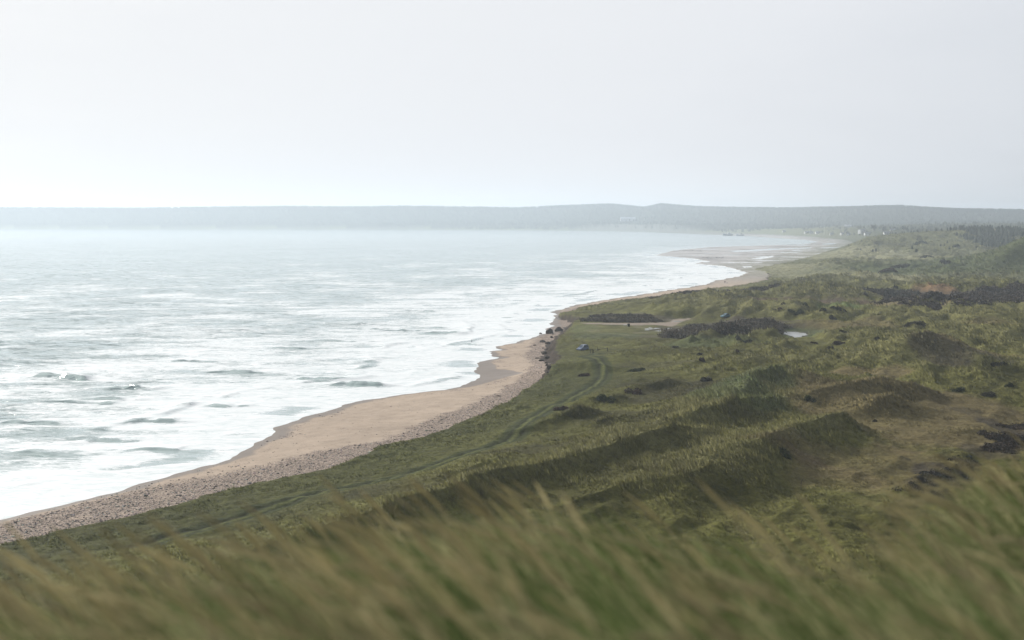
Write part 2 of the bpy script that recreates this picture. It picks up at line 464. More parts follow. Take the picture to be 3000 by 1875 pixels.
    c = c + (np.array([.110, .116, .036]) - c) * (np.exp(-(td / .4) ** 2) * .7)[..., None]
    c = c + (np.array([.040, .040, .016]) - c) * (np.exp(-((td - 1.7) / .35) ** 2) * .45)[..., None]
    # gravel road and worn car park
    rg = sstep(-.3, .5, rdd + n3 * .6)
    wear = fl * sstep(.0, .35, n2 + .3 * n3 - .05) * .45
    grav = np.array([.27, .22, .175])
    c = c + (np.array([.17, .145, .105]) - c) * (wear * (rdd < 0))[..., None]
    c = c + (grav * (1 + .15 * n3[..., None]) - c) * rg[..., None]
    # reeds round the pond
    c = c + (np.array([.06, .085, .03]) - c) * (sstep(-9, -4, pd) * .6)[..., None]
    c = c + (np.array([.05, .045, .03]) - c) * (sstep(-1.5, 0, pd))[..., None]
    # sandy ridge streak and far plain, forest floor
    fo = sstep(1700, 2600, RR) * sstep(.2, .27, tn)
    c = c + (np.array([.035, .042, .024]) - c) * (fo * .8)[..., None]
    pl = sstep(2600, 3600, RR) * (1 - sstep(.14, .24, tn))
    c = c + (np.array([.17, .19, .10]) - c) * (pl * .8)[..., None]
    st2 = FARRID[1][0]
    P = np.array(st2)
    dr = poly_sd(X, Y + 6, P, False)
    sandy = (1 - sstep(6, 26, dr + 8 * n1)) * (RR > 1500)
    c = c + (np.array([.22, .20, .13]) - c) * (sandy * .75)[..., None]
    fh = (Y > fs + 30) * sstep(.0, .04, t)
    c = c + (np.array([.030, .038, .026]) - c) * (fh * .95)[..., None]
    # hill M3 greener
    d3 = poly_sd(X, Y, np.array(FARRID[0][0]), False)
    c = c + (np.array([.046, .062, .018]) - c) * ((1 - sstep(80, 160, d3)) * .75)[..., None]
    # brow the camera stands on: dry grass
    c = c + (np.array([.075, .070, .030]) - c) * (onhill * .7)[..., None]
    # ---- scarp face and beach
    face = sstep(-1.3 - .8 * bankz, -.35 - .8 * bankz, ed + .5 * n3) * (1 - sstep(.25 + 1.7 * bankz, .9 + 2.2 * bankz, ed + .5 * n3)) * (RR < 1100)
    sand = np.array([.41, .325, .25])
    sand2 = np.array([.47, .45, .435])
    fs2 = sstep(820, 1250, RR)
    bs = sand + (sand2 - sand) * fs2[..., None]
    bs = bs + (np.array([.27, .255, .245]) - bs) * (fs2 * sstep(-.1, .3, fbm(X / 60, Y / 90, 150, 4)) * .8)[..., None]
    bs = bs * (1 + .16 * n2 + .12 * n3 + .12 * n1)[..., None]
    # shingle belt along the foot of the turf, wide near the camera
    bw = np.interp(RR, [180, 225, 260, 330, 400, 520, 1000], [26, 22, 11, 9, 6, 9, 4])
    sh = (1 - sstep(bw * .75, bw * 1.1, -ed + 2.2 * n2 + 1.0 * n3)) * sstep(1.6, 3.5, sd + 1.5 * n3)
    sh2 = sstep(.15, .4, n2 + .5 * n3) * .7 * (1 - sstep(3, 11, sd)) * sstep(.6, 2.5, sd)
    shin = np.clip(np.maximum(sh * sstep(-.35, .1, n2 + .4), sh2), 0, 1) * (1 - sstep(900, 1100, RR))
    bs = bs + (np.array([.215, .170, .140]) - bs) * (shin * .85)[..., None]
    wl = 2.4 + 2.0 * sstep(230, 300, RR) + 2.4 * n2 + 1.5 * n1
    wl = wl * (1 - .6 * sstep(320, 350, RR) * (1 - sstep(470, 520, RR)))
    wet = 1 - sstep(wl * .55, wl, sd)
    wet = wet * (1 - .4 * fs2)
    bs = bs + (np.array([.120, .088, .064]) * (1 + fs2[..., None] * 1.6) - bs) * (wet * .85)[..., None]
    bs = bs + (np.array([.06, .045, .034]) - bs) * (face * .0)[..., None]
    isb = 1 - sstep(-.15, .25, ed + .3 * n3)
    isb = isb * (1 - fs2 * sstep(-60, 0, ed + 90 * n2 + 60 * n1) * .7)
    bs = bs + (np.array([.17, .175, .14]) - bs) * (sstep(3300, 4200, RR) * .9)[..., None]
    # sprinkled sand just inside the edge
    c = c + (np.array([.055, .042, .03]) - c) * (face * .85)[..., None]
    c = c + (bs - c) * isb[..., None]
    c = np.where((face > .5)[..., None] & (ed > -.8 - .7 * bankz)[..., None], np.array([.042, .030, .021]) * (1 + .5 * n3[..., None]), c)
    mask = np.stack([shin * isb, wet * isb, np.clip((1 - isb) * (1 - rg) * (1 - tr * .15), 0, 1)], -1)
    flat = np.minimum(flat, 1)
    gh = (.20 + .50 * sstep(5.5, 9.0, h) + .15 * n1) * (.45 + 1.1 * sstep(-.3, .45, n2 + .4 * n3)) * (1 - .55 * flat) * (1 - tr * .6) * (1 - fl * .8) * (ed > .1) * (pd < -1)
    zone = np.zeros(X.shape, np.int8)
    zone[ed < 0] = 1
    zone[(td < 2.5) & (ed > 0)] = 2
    zone[(rdd > 0)] = 3
    zone[(Y > fs)] = 4
    return h, sd, ed, np.clip(c, .004, .9), mask, gh, zone, heath, fl


# ------------------------------------------------------------------ materials
def new_mat(name):
    m = bpy.data.materials.new(name)
    m.use_nodes = True
    nt = m.node_tree
    for n in list(nt.nodes):
        nt.nodes.remove(n)
    out = nt.nodes.new('ShaderNodeOutputMaterial')
    return m, nt, out


class NT:
    def __init__(s, nt):
        s.nt = nt

    def n(s, t, **kw):
        nd = s.nt.nodes.new(t)
        for k, v in kw.items():
            if k == 'ins':
                for kk, vv in v.items():
                    if isinstance(vv, bpy.types.NodeSocket):
                        s.nt.links.new(vv, nd.inputs[kk])
                    else:
                        nd.inputs[kk].default_value = vv
            else:
                setattr(nd, k, v)
        return nd

    def math(s, op, a, b=None, c=None, clamp=False):
        ins = {0: a}
        if b is not None:
            ins[1] = b
        if c is not None:
            ins[2] = c
        return s.n('ShaderNodeMath', operation=op, use_clamp=clamp, ins=ins).outputs[0]

    def noise(s, vec, scale, detail=3, rough=.55, dist=0.0):
        return s.n('ShaderNodeTexNoise', ins={'Vector': vec, 'Scale': scale, 'Detail': detail, 'Roughness': rough, 'Distortion': dist}).outputs[0]

    def ramp(s, f, a, b, lo=0.0, hi=1.0, smooth=True):
        return s.n('ShaderNodeMapRange', interpolation_type='SMOOTHSTEP' if smooth else 'LINEAR', ins={'Value': f, 'From Min': a, 'From Max': b, 'To Min': lo, 'To Max': hi}).outputs[0]

    def mixc(s, f, a, b, mode='MIX'):
        nd = s.n('ShaderNodeMix', data_type='RGBA', blend_type=mode)
        for idx, val in ((0, f), (6, a), (7, b)):
            if isinstance(val, bpy.types.NodeSocket):
                s.nt.links.new(val, nd.inputs[idx])
            else:
                nd.inputs[idx].default_value = val
        return nd.outputs[2]

    def link(s, a, b):
        s.nt.links.new(a, b)


def simple_mat(name, color, rough=.6, metal=0.0, var=.12, scale=3.0, spec=.4):
    m, nt, out = new_mat(name)
    N = NT(nt)
    tc = N.n('ShaderNodeTexCoord')
    f = N.ramp(N.noise(tc.outputs['Object'], scale, 4), .3, .7, 1 - var, 1 + var, False)
    c = N.mixc(1.0, (*color, 1), f, 'MULTIPLY')
    p = N.n('ShaderNodeBsdfPrincipled', ins={'Base Color': c, 'Roughness': rough, 'Metallic': metal, 'Specular IOR Level': spec})
    N.link(p.outputs[0], out.inputs[0])
    return m


def ground_mat():
    m, nt, out = new_mat('land_cover')
    N = NT(nt)
    col = N.n('ShaderNodeAttribute', attribute_name='col').outputs['Color']
    mk = N.n('ShaderNodeAttribute', attribute_name='mask')
    sep = N.n('ShaderNodeSeparateColor', ins={0: mk.outputs['Color']})
    shin, wet, gr = sep.outputs[0], sep.outputs[1], sep.outputs[2]
    pos = N.n('ShaderNodeNewGeometry').outputs['Position']
    # grass: fine mottling
    g1 = N.noise(pos, 1.6, 5, .65)
    g2 = N.noise(pos, .45, 4, .6)
    gm = N.math('MULTIPLY', N.ramp(g1, .25, .75, .55, 1.5, False), N.ramp(g2, .25, .75, .7, 1.3, False))
    gcol = N.mixc(1.0, col, gm, 'MULTIPLY')
    straw = N.ramp(N.noise(pos, 2.7, 4, .7), .55, .75, 0, .4)
    gcol = N.mixc(N.math('MULTIPLY', straw, gr), gcol, (.17, .145, .065, 1))
    # sand: small speckle
    s1 = N.noise(pos, 3.5, 5, .7)
    scol = N.mixc(1.0, col, N.ramp(s1, .2, .8, .82, 1.16, False), 'MULTIPLY')
    peb = N.n('ShaderNodeTexVoronoi', ins={'Vector': pos, 'Scale': 4.8})
    pd = N.n('ShaderNodeSeparateColor', ins={0: peb.outputs['Color']})
    pebble = N.ramp(pd.outputs[0], .0, 1, .4, 1.8, False)
    pcol = N.mixc(1.0, col, pebble, 'MULTIPLY')
    peb2 = N.n('ShaderNodeTexVoronoi', ins={'Vector': pos, 'Scale': 5.0})
    pd2 = N.n('ShaderNodeSeparateColor', ins={0: peb2.outputs['Color']})
    pcol = N.mixc(1.0, pcol, N.ramp(pd2.outputs[1], 0, 1, .6, 1.4, False), 'MULTIPLY')
    spk = N.math('MULTIPLY', N.math('GREATER_THAN', pd2.outputs[0], .86), N.ramp(N.noise(pos, .35, 3), .5, .62, 0, .55))
    scol = N.mixc(spk, scol, (.11, .085, .07, 1))
    scol = N.mixc(shin, scol, pcol)
    c = N.mixc(gr, scol, gcol)
    bh = N.math('MULTIPLY', N.math('ADD', g1, N.math('MULTIPLY', N.noise(pos, 6, 4), .4)), 1.0)
    b = N.n('ShaderNodeBump', ins={'Strength': .55, 'Distance': .35, 'Height': bh})
    ps = N.n('ShaderNodeBump', ins={'Strength': N.math('MULTIPLY', shin, .6), 'Distance': .15, 'Height': peb.outputs['Distance']})
    rough = N.math('SUBTRACT', .95, N.math('MULTIPLY', wet, .45))
    nrm = N.n('ShaderNodeMix', data_type='VECTOR')
    N.link(gr, nrm.inputs[0])
    N.link(ps.outputs[0], nrm.inputs[4])
    N.link(b.outputs[0], nrm.inputs[5])
    p = N.n('ShaderNodeBsdfPrincipled', ins={'Base Color': c, 'Roughness': rough, 'Specular IOR Level': N.math('ADD', .08, N.math('MULTIPLY', wet, .22)), 'Normal': nrm.outputs[1]})
    N.link(p.outputs[0], out.inputs[0])
    return m


def leaf_mat(name, trans=.35, attr='col', rough=.7, spec=.15):
    m, nt, out = new_mat(name)
    N = NT(nt)
    col = N.n('ShaderNodeAttribute', attribute_name=attr).outputs['Color']
    pos = N.n('ShaderNodeNewGeometry').outputs['Position']
    f = N.ramp(N.noise(pos, 9.0, 2), .3, .7, .88, 1.12, False)
    c = N.mixc(1.0, col, f, 'MULTIPLY')
    p = N.n('ShaderNodeBsdfPrincipled', ins={'Base Color': c, 'Roughness': rough, 'Specular IOR Level': spec})
    t = N.n('ShaderNodeBsdfTranslucent', ins={'Color': c})
    mx = N.n('ShaderNodeMixShader', ins={0: trans})
    N.link(p.outputs[0], mx.inputs[1])
    N.link(t.outputs[0], mx.inputs[2])
    N.link(mx.outputs[0], out.inputs[0])
    return m


def sea_mat():
    m, nt, out = new_mat('sea_water')
    N = NT(nt)
    mk = N.n('ShaderNodeAttribute', attribute_name='mask')
    sep = N.n('ShaderNodeSeparateColor', ins={0: mk.outputs['Color']})
    cov, calm, film = sep.outputs[0], sep.outputs[1], sep.outputs[2]
    pos = N.n('ShaderNodeNewGeometry').outputs['Position']
    st = N.n('ShaderNodeMapping', ins={'Vector': pos, 'Scale': (.42, 1, 1), 'Rotation': (0, 0, R(8))}).outputs[0]
    w1 = N.noise(st, .34, 3, .55)
    w2 = N.noise(st, 1.1, 4, .62)
    w3 = N.noise(st, .09, 2, .5)
    # sharpened crests
    c1 = N.math('SUBTRACT', 1.0, N.math('ABSOLUTE', N.math('SUBTRACT', N.math('MULTIPLY', w1, 2.0), 1.0)))
    c2 = N.math('SUBTRACT', 1.0, N.math('ABSOLUTE', N.math('SUBTRACT', N.math('MULTIPLY', w2, 2.0), 1.0)))
    hgt = N.math('ADD', N.math('MULTIPLY', c1, 1.9), N.math('ADD', N.math('MULTIPLY', c2, 1.0), N.math('MULTIPLY', w3, 2.0)))
    # small steep wavelets: slopes straight from vector noise so they hold up at a low angle
    q1 = N.n('ShaderNodeTexNoise', ins={'Vector': st, 'Scale': .42, 'Detail': 3, 'Roughness': .6}).outputs['Color']
    q2 = N.n('ShaderNodeTexNoise', ins={'Vector': st, 'Scale': 1.5, 'Detail': 3, 'Roughness': .6}).outputs['Color']
    v1 = N.n('ShaderNodeVectorMath', operation='SUBTRACT', ins={0: q1, 1: (.5, .5, .5)}).outputs[0]
    v2 = N.n('ShaderNodeVectorMath', operation='SUBTRACT', ins={0: q2, 1: (.5, .5, .5)}).outputs[0]
    vs_ = N.n('ShaderNodeVectorMath', operation='ADD', ins={0: N.n('ShaderNodeVectorMath', operation='MULTIPLY', ins={0: v1, 1: (1.1, 1.9, 0)}).outputs[0], 1: N.n('ShaderNodeVectorMath', operation='MULTIPLY', ins={0: v2, 1: (.6, 1.0, 0)}).outputs[0]}).outputs[0]
    gust = N.ramp(N.noise(st, .022, 3, .6), .35, .65, .55, 1.25)
    vsc = N.n('ShaderNodeVectorMath', operation='SCALE', ins={0: vs_, 'Scale': N.math('MULTIPLY', N.math('MULTIPLY', calm, gust), 1.6)}).outputs[0]
    gn = N.n('ShaderNodeNewGeometry').outputs['Normal']
    b = N.n('ShaderNodeVectorMath', operation='NORMALIZE', ins={0: N.n('ShaderNodeVectorMath', operation='ADD', ins={0: gn, 1: vsc}).outputs[0]})
    wat = N.n('ShaderNodeBsdfPrincipled', ins={'Base Color': (.27, .365, .35, 1), 'Roughness': .12, 'IOR': 1.7, 'Specular IOR Level': .5, 'Normal': b.outputs[0]})
    # foam: lace at three scales, threshold set by cover
    fst = N.n('ShaderNodeMapping', ins={'Vector': pos, 'Scale': (.45, 1, 1), 'Rotation': (0, 0, R(-6))}).outputs[0]
    f1 = N.noise(fst, .07, 4, .62, .6)
    f2 = N.noise(fst, .42, 5, .70, 1.4)
    f3 = N.noise(fst, 1.9, 4, .7, .8)
    f = N.math('ADD', N.math('MULTIPLY', f1, .44), N.math('ADD', N.math('MULTIPLY', f2, .36), N.math('MULTIPLY', f3, .20)))
    thr = N.ramp(cov, 0, 1, .68, .36, False)
    foam = N.ramp(N.math('SUBTRACT', f, thr), -.05, .075, 0, 1)
    foam = N.math('MULTIPLY', foam, N.ramp(cov, .02, .12, 0, .96))
    fb = N.n('ShaderNodeBump', ins={'Strength': .35, 'Distance': .4, 'Height': N.math('ADD', f2, N.math('MULTIPLY', f3, .4))})
    fc = N.mixc(N.ramp(f2, .3, .62, 0, 1), (.64, .71, .71, 1), (.88, .89, .89, 1))
    fo = N.n('ShaderNodeBsdfPrincipled', ins={'Base Color': fc, 'Roughness': .6, 'Specular IOR Level': .3, 'Normal': fb.outputs[0]})
    mx = N.n('ShaderNodeMixShader', ins={0: foam})
    N.link(wat.outputs[0], mx.inputs[1])
    N.link(fo.outputs[0], mx.inputs[2])
    N.link(mx.outputs[0], out.inputs[0])
    return m


def pool_mat():
    m, nt, out = new_mat('still_water')
    N = NT(nt)
    pos = N.n('ShaderNodeNewGeometry').outputs['Position']
    b = N.n('ShaderNodeBump', ins={'Strength': .15, 'Distance': .02, 'Height': N.noise(pos, 3.0, 3)})
    p = N.n('ShaderNodeBsdfPrincipled', ins={'Base Color': (.30, .31, .30, 1), 'Roughness': .22, 'IOR': 1.34, 'Specular IOR Level': 1.0, 'Normal': b.outputs[0]})
    N.link(p.outputs[0], out.inputs[0])
    return m


M_GROUND = ground_mat()
M_SEA = sea_mat()
M_POOL = pool_mat()
M_GRASS = leaf_mat('dune_grass_blades', .15)
M_FGRASS = leaf_mat('marram_blades', .55, rough=.55, spec=.25)
M_LEAF = leaf_mat('scrub_leaves', .15)
M_TREE = leaf_mat('tree_foliage', .12)
M_BARK = simple_mat('bark', (.09, .07, .05), .9)
M_TURF = simple_mat('eroded_turf', (.055, .042, .030), .95, var=.4, scale=4)
M_WOOD = simple_mat('weathered_wood', (.045, .036, .026), .85, var=.3, scale=6)
M_DRIFT = simple_mat('driftwood', (.085, .07, .055), .85, var=.3, scale=6)
M_BIN = simple_mat('dark_bin', (.022, .028, .022), .6)
M_BLUE = simple_mat('blue_car_paint', (.16, .21, .34), .4, .0, .03, spec=.6)
M_BLUE2 = simple_mat('teal_car_paint', (.10, .24, .32), .4, .0, .03, spec=.6)
M_GLASS = simple_mat('car_glass', (.10, .13, .16), .3, 0, .02, spec=.05)
M_TYRE = simple_mat('tyre_rubber', (.02, .02, .021), .85)
M_RIM = simple_mat('wheel_rim', (.45, .46, .47), .35, .8, .05)
M_LAMP = simple_mat('lamp_glass', (.75, .76, .70), .15, 0, .03, spec=.9)
M_TAIL = simple_mat('red_lamp', (.35, .03, .02), .25, 0, .03, spec=.6)
M_WALL = simple_mat('white_render', (.78, .78, .76), .8, 0, .06, .5)
M_PALE = simple_mat('pale_cladding', (.60, .60, .64), .8, 0, .06, .2)
M_ROOF = simple_mat('grey_roof', (.22, .22, .23), .8, 0, .15, .8)
M_HULL = simple_mat('boat_hull_paint', (.52, .54, .58), .5, 0, .08, .6)
M_DARK = simple_mat('dark_opening', (.04, .045, .05), .4)
M_BIRD = simple_mat('gull_plumage', (.10, .10, .105), .8)
M_SKIN = simple_mat('skin', (.42, .27, .20), .6, 0, .05)
M_CLOTH = simple_mat('dark_coat', (.018, .018, .022), .85)
M_DOG = simple_mat('dark_fur', (.022, .019, .017), .9)

# ------------------------------------------------------------------ ground
th = np.concatenate([np.linspace(-52, -22.5, 60, endpoint=False), np.linspace(-22.5, 22.5, 1060, endpoint=False), np.linspace(22.5, 52, 60)])
rr = np.concatenate([np.geomspace(.5, 140, 130, endpoint=False), 1 / np.linspace(1 / 140, 1 / 1100, 780, endpoint=False), 1 / np.linspace(1 / 1100, 1 / 7600, 330)])
TH, RD = np.meshgrid(np.radians(th), rr)
GX, GY = RD * np.sin(TH), RD * np.cos(TH)
shape = GX.shape
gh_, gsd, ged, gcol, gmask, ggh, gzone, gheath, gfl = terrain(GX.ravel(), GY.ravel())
GV = np.stack([GX.ravel(), GY.ravel(), gh_], -1)
nr, nc = shape
ii = np.arange(nr * nc).reshape(nr, nc)
Q = np.stack([ii[:-1, :-1], ii[:-1, 1:], ii[1:, 1:], ii[1:, :-1]], -1).reshape(-1, 4)[:, ::-1]
zq = gzone[Q[:, 0]]


def sub_mesh(name, sel):
    q = Q[sel]
    u, inv = np.unique(q, return_inverse=True)
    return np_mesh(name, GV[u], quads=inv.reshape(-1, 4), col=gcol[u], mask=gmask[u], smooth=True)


deep = (gsd[Q].max(1) < -70)
for zi, nm, lab, cat in ((0, 'dune_ground', 'grassy green and brown dune land running back from the beach', 'ground'), (1, 'beach', 'pinkish sand and shingle beach between the surf and the turf edge', 'beach'),
                         (2, 'vehicle_track', 'winding two-rut vehicle track through the coastal grass', 'track'), (3, 'gravel_road', 'pale gravel road with puddles beside the dark scrub', 'road'), (4, 'far_hills', 'long hazy wooded hills across the bay', 'hills')):
    sel = (zq == zi) & ~deep
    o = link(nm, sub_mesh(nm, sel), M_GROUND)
    tag(o, lab, cat, kind='structure')


def ht(x, y):
    return float(terrain(np.array([x]), np.array([y]), False)[0][0])


def on_ground(px, py, it=60):
    """first hit of the photo ray with the terrain"""
    d = ray(px, py)
    D = 1 / np.linspace(1 / 130, 1 / 7000, 1600)
    t = D / d[1]
    X, Y, Z = t * d[0], t * d[1], H + t * d[2]
    h = terrain(X, Y, False)[0]
    k = np.argmax(np.maximum(h, 0) >= Z)
    if k == 0:
        return unp(px, py, 4)
    a = (Z[k - 1] - max(h[k - 1], 0))
    b = (max(h[k], 0) - Z[k])
    f = a / (a + b + 1e-9)
    x, y = X[k - 1] + (X[k] - X[k - 1]) * f, Y[k - 1] + (Y[k] - Y[k - 1]) * f
    return np.array([x, y, max(ht(x, y), 0)])


# ------------------------------------------------------------------ sea
waves = [(157, 1105, 34, 1.1), (215, 1110, 30, 1.2), (400, 1140, 34, 1.1), (335, 1172, 40, .7), (702, 1092, 40, .7), (930, 1112, 40, .6), (1059, 1130, 42, 1.15), (465, 1235, 40, .7), (1240, 912, 26, .8), (1049, 950, 34, .7),
         (1187, 970, 26, .8), (1115, 966, 20, .6), (1303, 978, 36, .8), (1463, 846, 24, .6), (1724, 812, 26, .6), (110, 1240, 60, .5), (1273, 961, 20, .5), (1000, 1000, 50, .4), (560, 1060, 40, .4), (250, 1180, 60, .5), (300, 1290, 50, .45), (120, 1330, 60, .4),
         (480, 1320, 40, .4), (1380, 1010, 24, .45), (1500, 880, 26, .4), (1450, 930, 30, .4), (850, 1020, 50, .4), (640, 1190, 50, .45)]
sth = np.concatenate([np.linspace(-52, -21.5, 60, endpoint=False), np.linspace(-21.5, 16, 900)])
sr = 1 / np.linspace(1 / 115, 1 / 6200, 950)
TH2, RD2 = np.meshgrid(np.radians(sth), sr)
SX, SY = (RD2 * np.sin(TH2)).ravel(), (RD2 * np.cos(TH2)).ravel()
SR = np.hypot(SX, SY)
ssd = poly_sd(SX, SY, LAND)
off = np.clip(-ssd, 0, 1e9)
chop = sstep(6, 60, off) * (1 - sstep(1500, 3000, SR))
sz = .17 * fbm(SX / 9, SY / 5, 200, 3) * chop + .22 * fbm(SX / 40, SY / 13, 210, 2) * chop + .03 * fbm(SX / 2.5, SY / 1.8, 220, 2) * sstep(2, 20, off)
scov = np.interp(off, [0, 6, 16, 35, 70, 120, 200, 320, 600], [1, .99, .92, .78, .64, .54, .47, .40, .24])
big = fbm(SX / 60, SY / 90, 230, 3)
scov = scov + .42 * big * sstep(8, 40, off)
lefty = sstep(-20, -110, SX) * 0
scov = scov * (1 - sstep(1800, 3000, SR))
scov = np.where(SR > 900, scov * (1 - .5 * sstep(900, 2000, SR)), scov)
for px, py, L, a in waves:
    x0, y0, _ = unp(px, py, 0)
    Lw = 1.5 * L * y0 / F
    al = R(-6)
    dx, dy = SX - x0, SY - y0
    k = (np.abs(dx) < 6 * Lw) & (np.abs(dy) < 30)
    du = dx[k] * math.cos(al) + dy[k] * math.sin(al)
    dv = -dx[k] * math.sin(al) + dy[k] * math.cos(al)
    dv = dv + .8 * np.sin(du / Lw * 2.2) + 1.1 * perlin(du / 4.5 + px, dv / 9 + py, 290)
    env = np.exp(-(du / (Lw * 1.3)) ** 2) * (.55 + .9 * sstep(-.35, .3, perlin(du / 5 + py, dv * 0 + px * .37, 291)))
    env = np.minimum(env, 1)
    prof = np.where(dv < 0, np.exp(-(dv / (.75 + .5 * a)) ** 2), np.exp(-(dv / 4.5) ** 2))
    sz[k] += a * env * prof
    face = env * np.exp(-((dv + .8) / 1.3) ** 2)
    scov[k] = scov[k] * (1 - .85 * np.clip(face * 1.3, 0, 1))
    lip = env * np.exp(-((dv - 4.5) / 3.0) ** 2)
    scov[k] += .25 * lip * a
    trail = np.exp(-((du - Lw * 1.6) / (Lw * 1.4)) ** 2) * np.exp(-((dv + 1) / 3.5) ** 2)
    scov[k] += .25 * trail * a
# long lines of swell bending round with the shore
for o0, hh0, sd0 in ((17, .30, 0), (33, .45, 1)):
    oo = off - o0 - (4 + .08 * o0) * perlin(SX / 34, SY / 34, 240 + sd0) - 1.2 * perlin(SX / 7, SY / 7, 250 + sd0)
    envl = sstep(-.1, .4, perlin(SX / 26 + 9 * sd0, SY / 40, 260 + sd0) + .4 * perlin(SX / 9, SY / 9, 280 + sd0)) * (SR < 1100)
    crest_ = np.where(oo < 0, np.exp(-(oo / 1.3) ** 2), np.exp(-(oo / 4.0) ** 2))
    sz += hh0 * envl * crest_
    brk = sstep(-.05, .2, perlin(SX / 24 + 3 * sd0, SY / 30, 270 + sd0))
    scov += envl * brk * .45 * np.exp(-((oo + 3) / 3.5) ** 2)
    scov -= envl * (1 - brk) * .55 * np.exp(-((oo + .8) / 1.4) ** 2)
# thin wash: clear film pockets just inside the wash line
film = sstep(.12, .3, perlin(SX / 26, SY / 20, 250)) * np.exp(-((off - 8) / 5.0) ** 2)
scov -= .75 * film
scov = np.clip(scov, 0, 1)
calm = (.15 + .80 * sstep(8, 60, off)) * (1 - .5 * sstep(600, 1800, SR)) * (1 - .75 * sstep(1800, 3800, SR))
calm = calm * (1 + .35 * fbm(SX / 90, SY / 160, 260, 2))
sz = np.where(ssd > 0, 0, sz)
sz = sz + .015
nr2, nc2 = TH2.shape
jj = np.arange(nr2 * nc2).reshape(nr2, nc2)
Q2 = np.stack([jj[:-1, :-1], jj[:-1, 1:], jj[1:, 1:], jj[1:, :-1]], -1).reshape(-1, 4)[:, ::-1]
lagsel = (SR > 900)
keep = (ssd[Q2].min(1) < 12) | ((SR[Q2].min(1) > 950) & (ssd[Q2].min(1) < 700) & (SY[Q2].min(1) < 2500))
Q2 = Q2[keep]
u2, inv2 = np.unique(Q2, return_inverse=True)
sme = np_mesh('sea', np.stack([SX, SY, sz], -1)[u2], quads=inv2.reshape(-1, 4), mask=np.stack([scov, calm, film], -1)[u2], smooth=True)
o = link('sea', sme, M_SEA)
tag(o, 'pale green-grey sea with white surf running in to the beach', 'sea', kind='structure')

# ------------------------------------------------------------------ puddles and pond


def flat_poly(name, pts, z, mat):
    me = bpy.data.meshes.new(name)
    bm = bmesh.new()
    vs = [bm.verts.new((p[0], p[1], z)) for p in pts]
    f = bm.faces.new(vs)
    f.normal_update()
    if f.normal.z < 0:
        f.normal_flip()
    bm.to_mesh(me)
    bm.free()
    return link(name, me, mat)


for i, (px, py, hw, hh) in enumerate(puddle_px):
    c = unp(px, py, ROAD_Z)
    rx = hw * c[1] / F
    ry = hh * c[1] ** 2 / (38 * F)
    pts = []
    for k in range(40):
        a = 2 * math.pi * k / 40
        q = 1 + .18 * math.sin(3 * a + i) + .12 * math.sin(5 * a + 2 * i) + .07 * math.sin(9 * a)
        pts.append((c[0] + rx * q * math.cos(a), c[1] + ry * q * math.sin(a)))
    zz = max(ht(p[0], p[1]) for p in pts[::2])
    o = flat_poly('puddle', pts, max(zz, ht(c[0], c[1])) + .015, M_POOL)
    tag(o, 'shallow bright puddle on the worn ground by the gravel road', 'puddle', 'puddles by the gravel road', 'structure')
PP = smooth_line([np.array(p) for p in PONDP] + [np.array(PONDP[0])], 2)[:-1]
cen = np.mean(PP, 0)
o = flat_poly('pond', [cen + (p - cen) * (1.02 + .22 * math.sin(i_ * 1.7) * math.sin(i_ * .6)) for i_, p in enumerate(PP)], 4.3, M_POOL)
tag(o, 'small pale pond at the right end of the dark thicket', 'pond', kind='structure')

# ------------------------------------------------------------------ dune grass tufts (stuff)


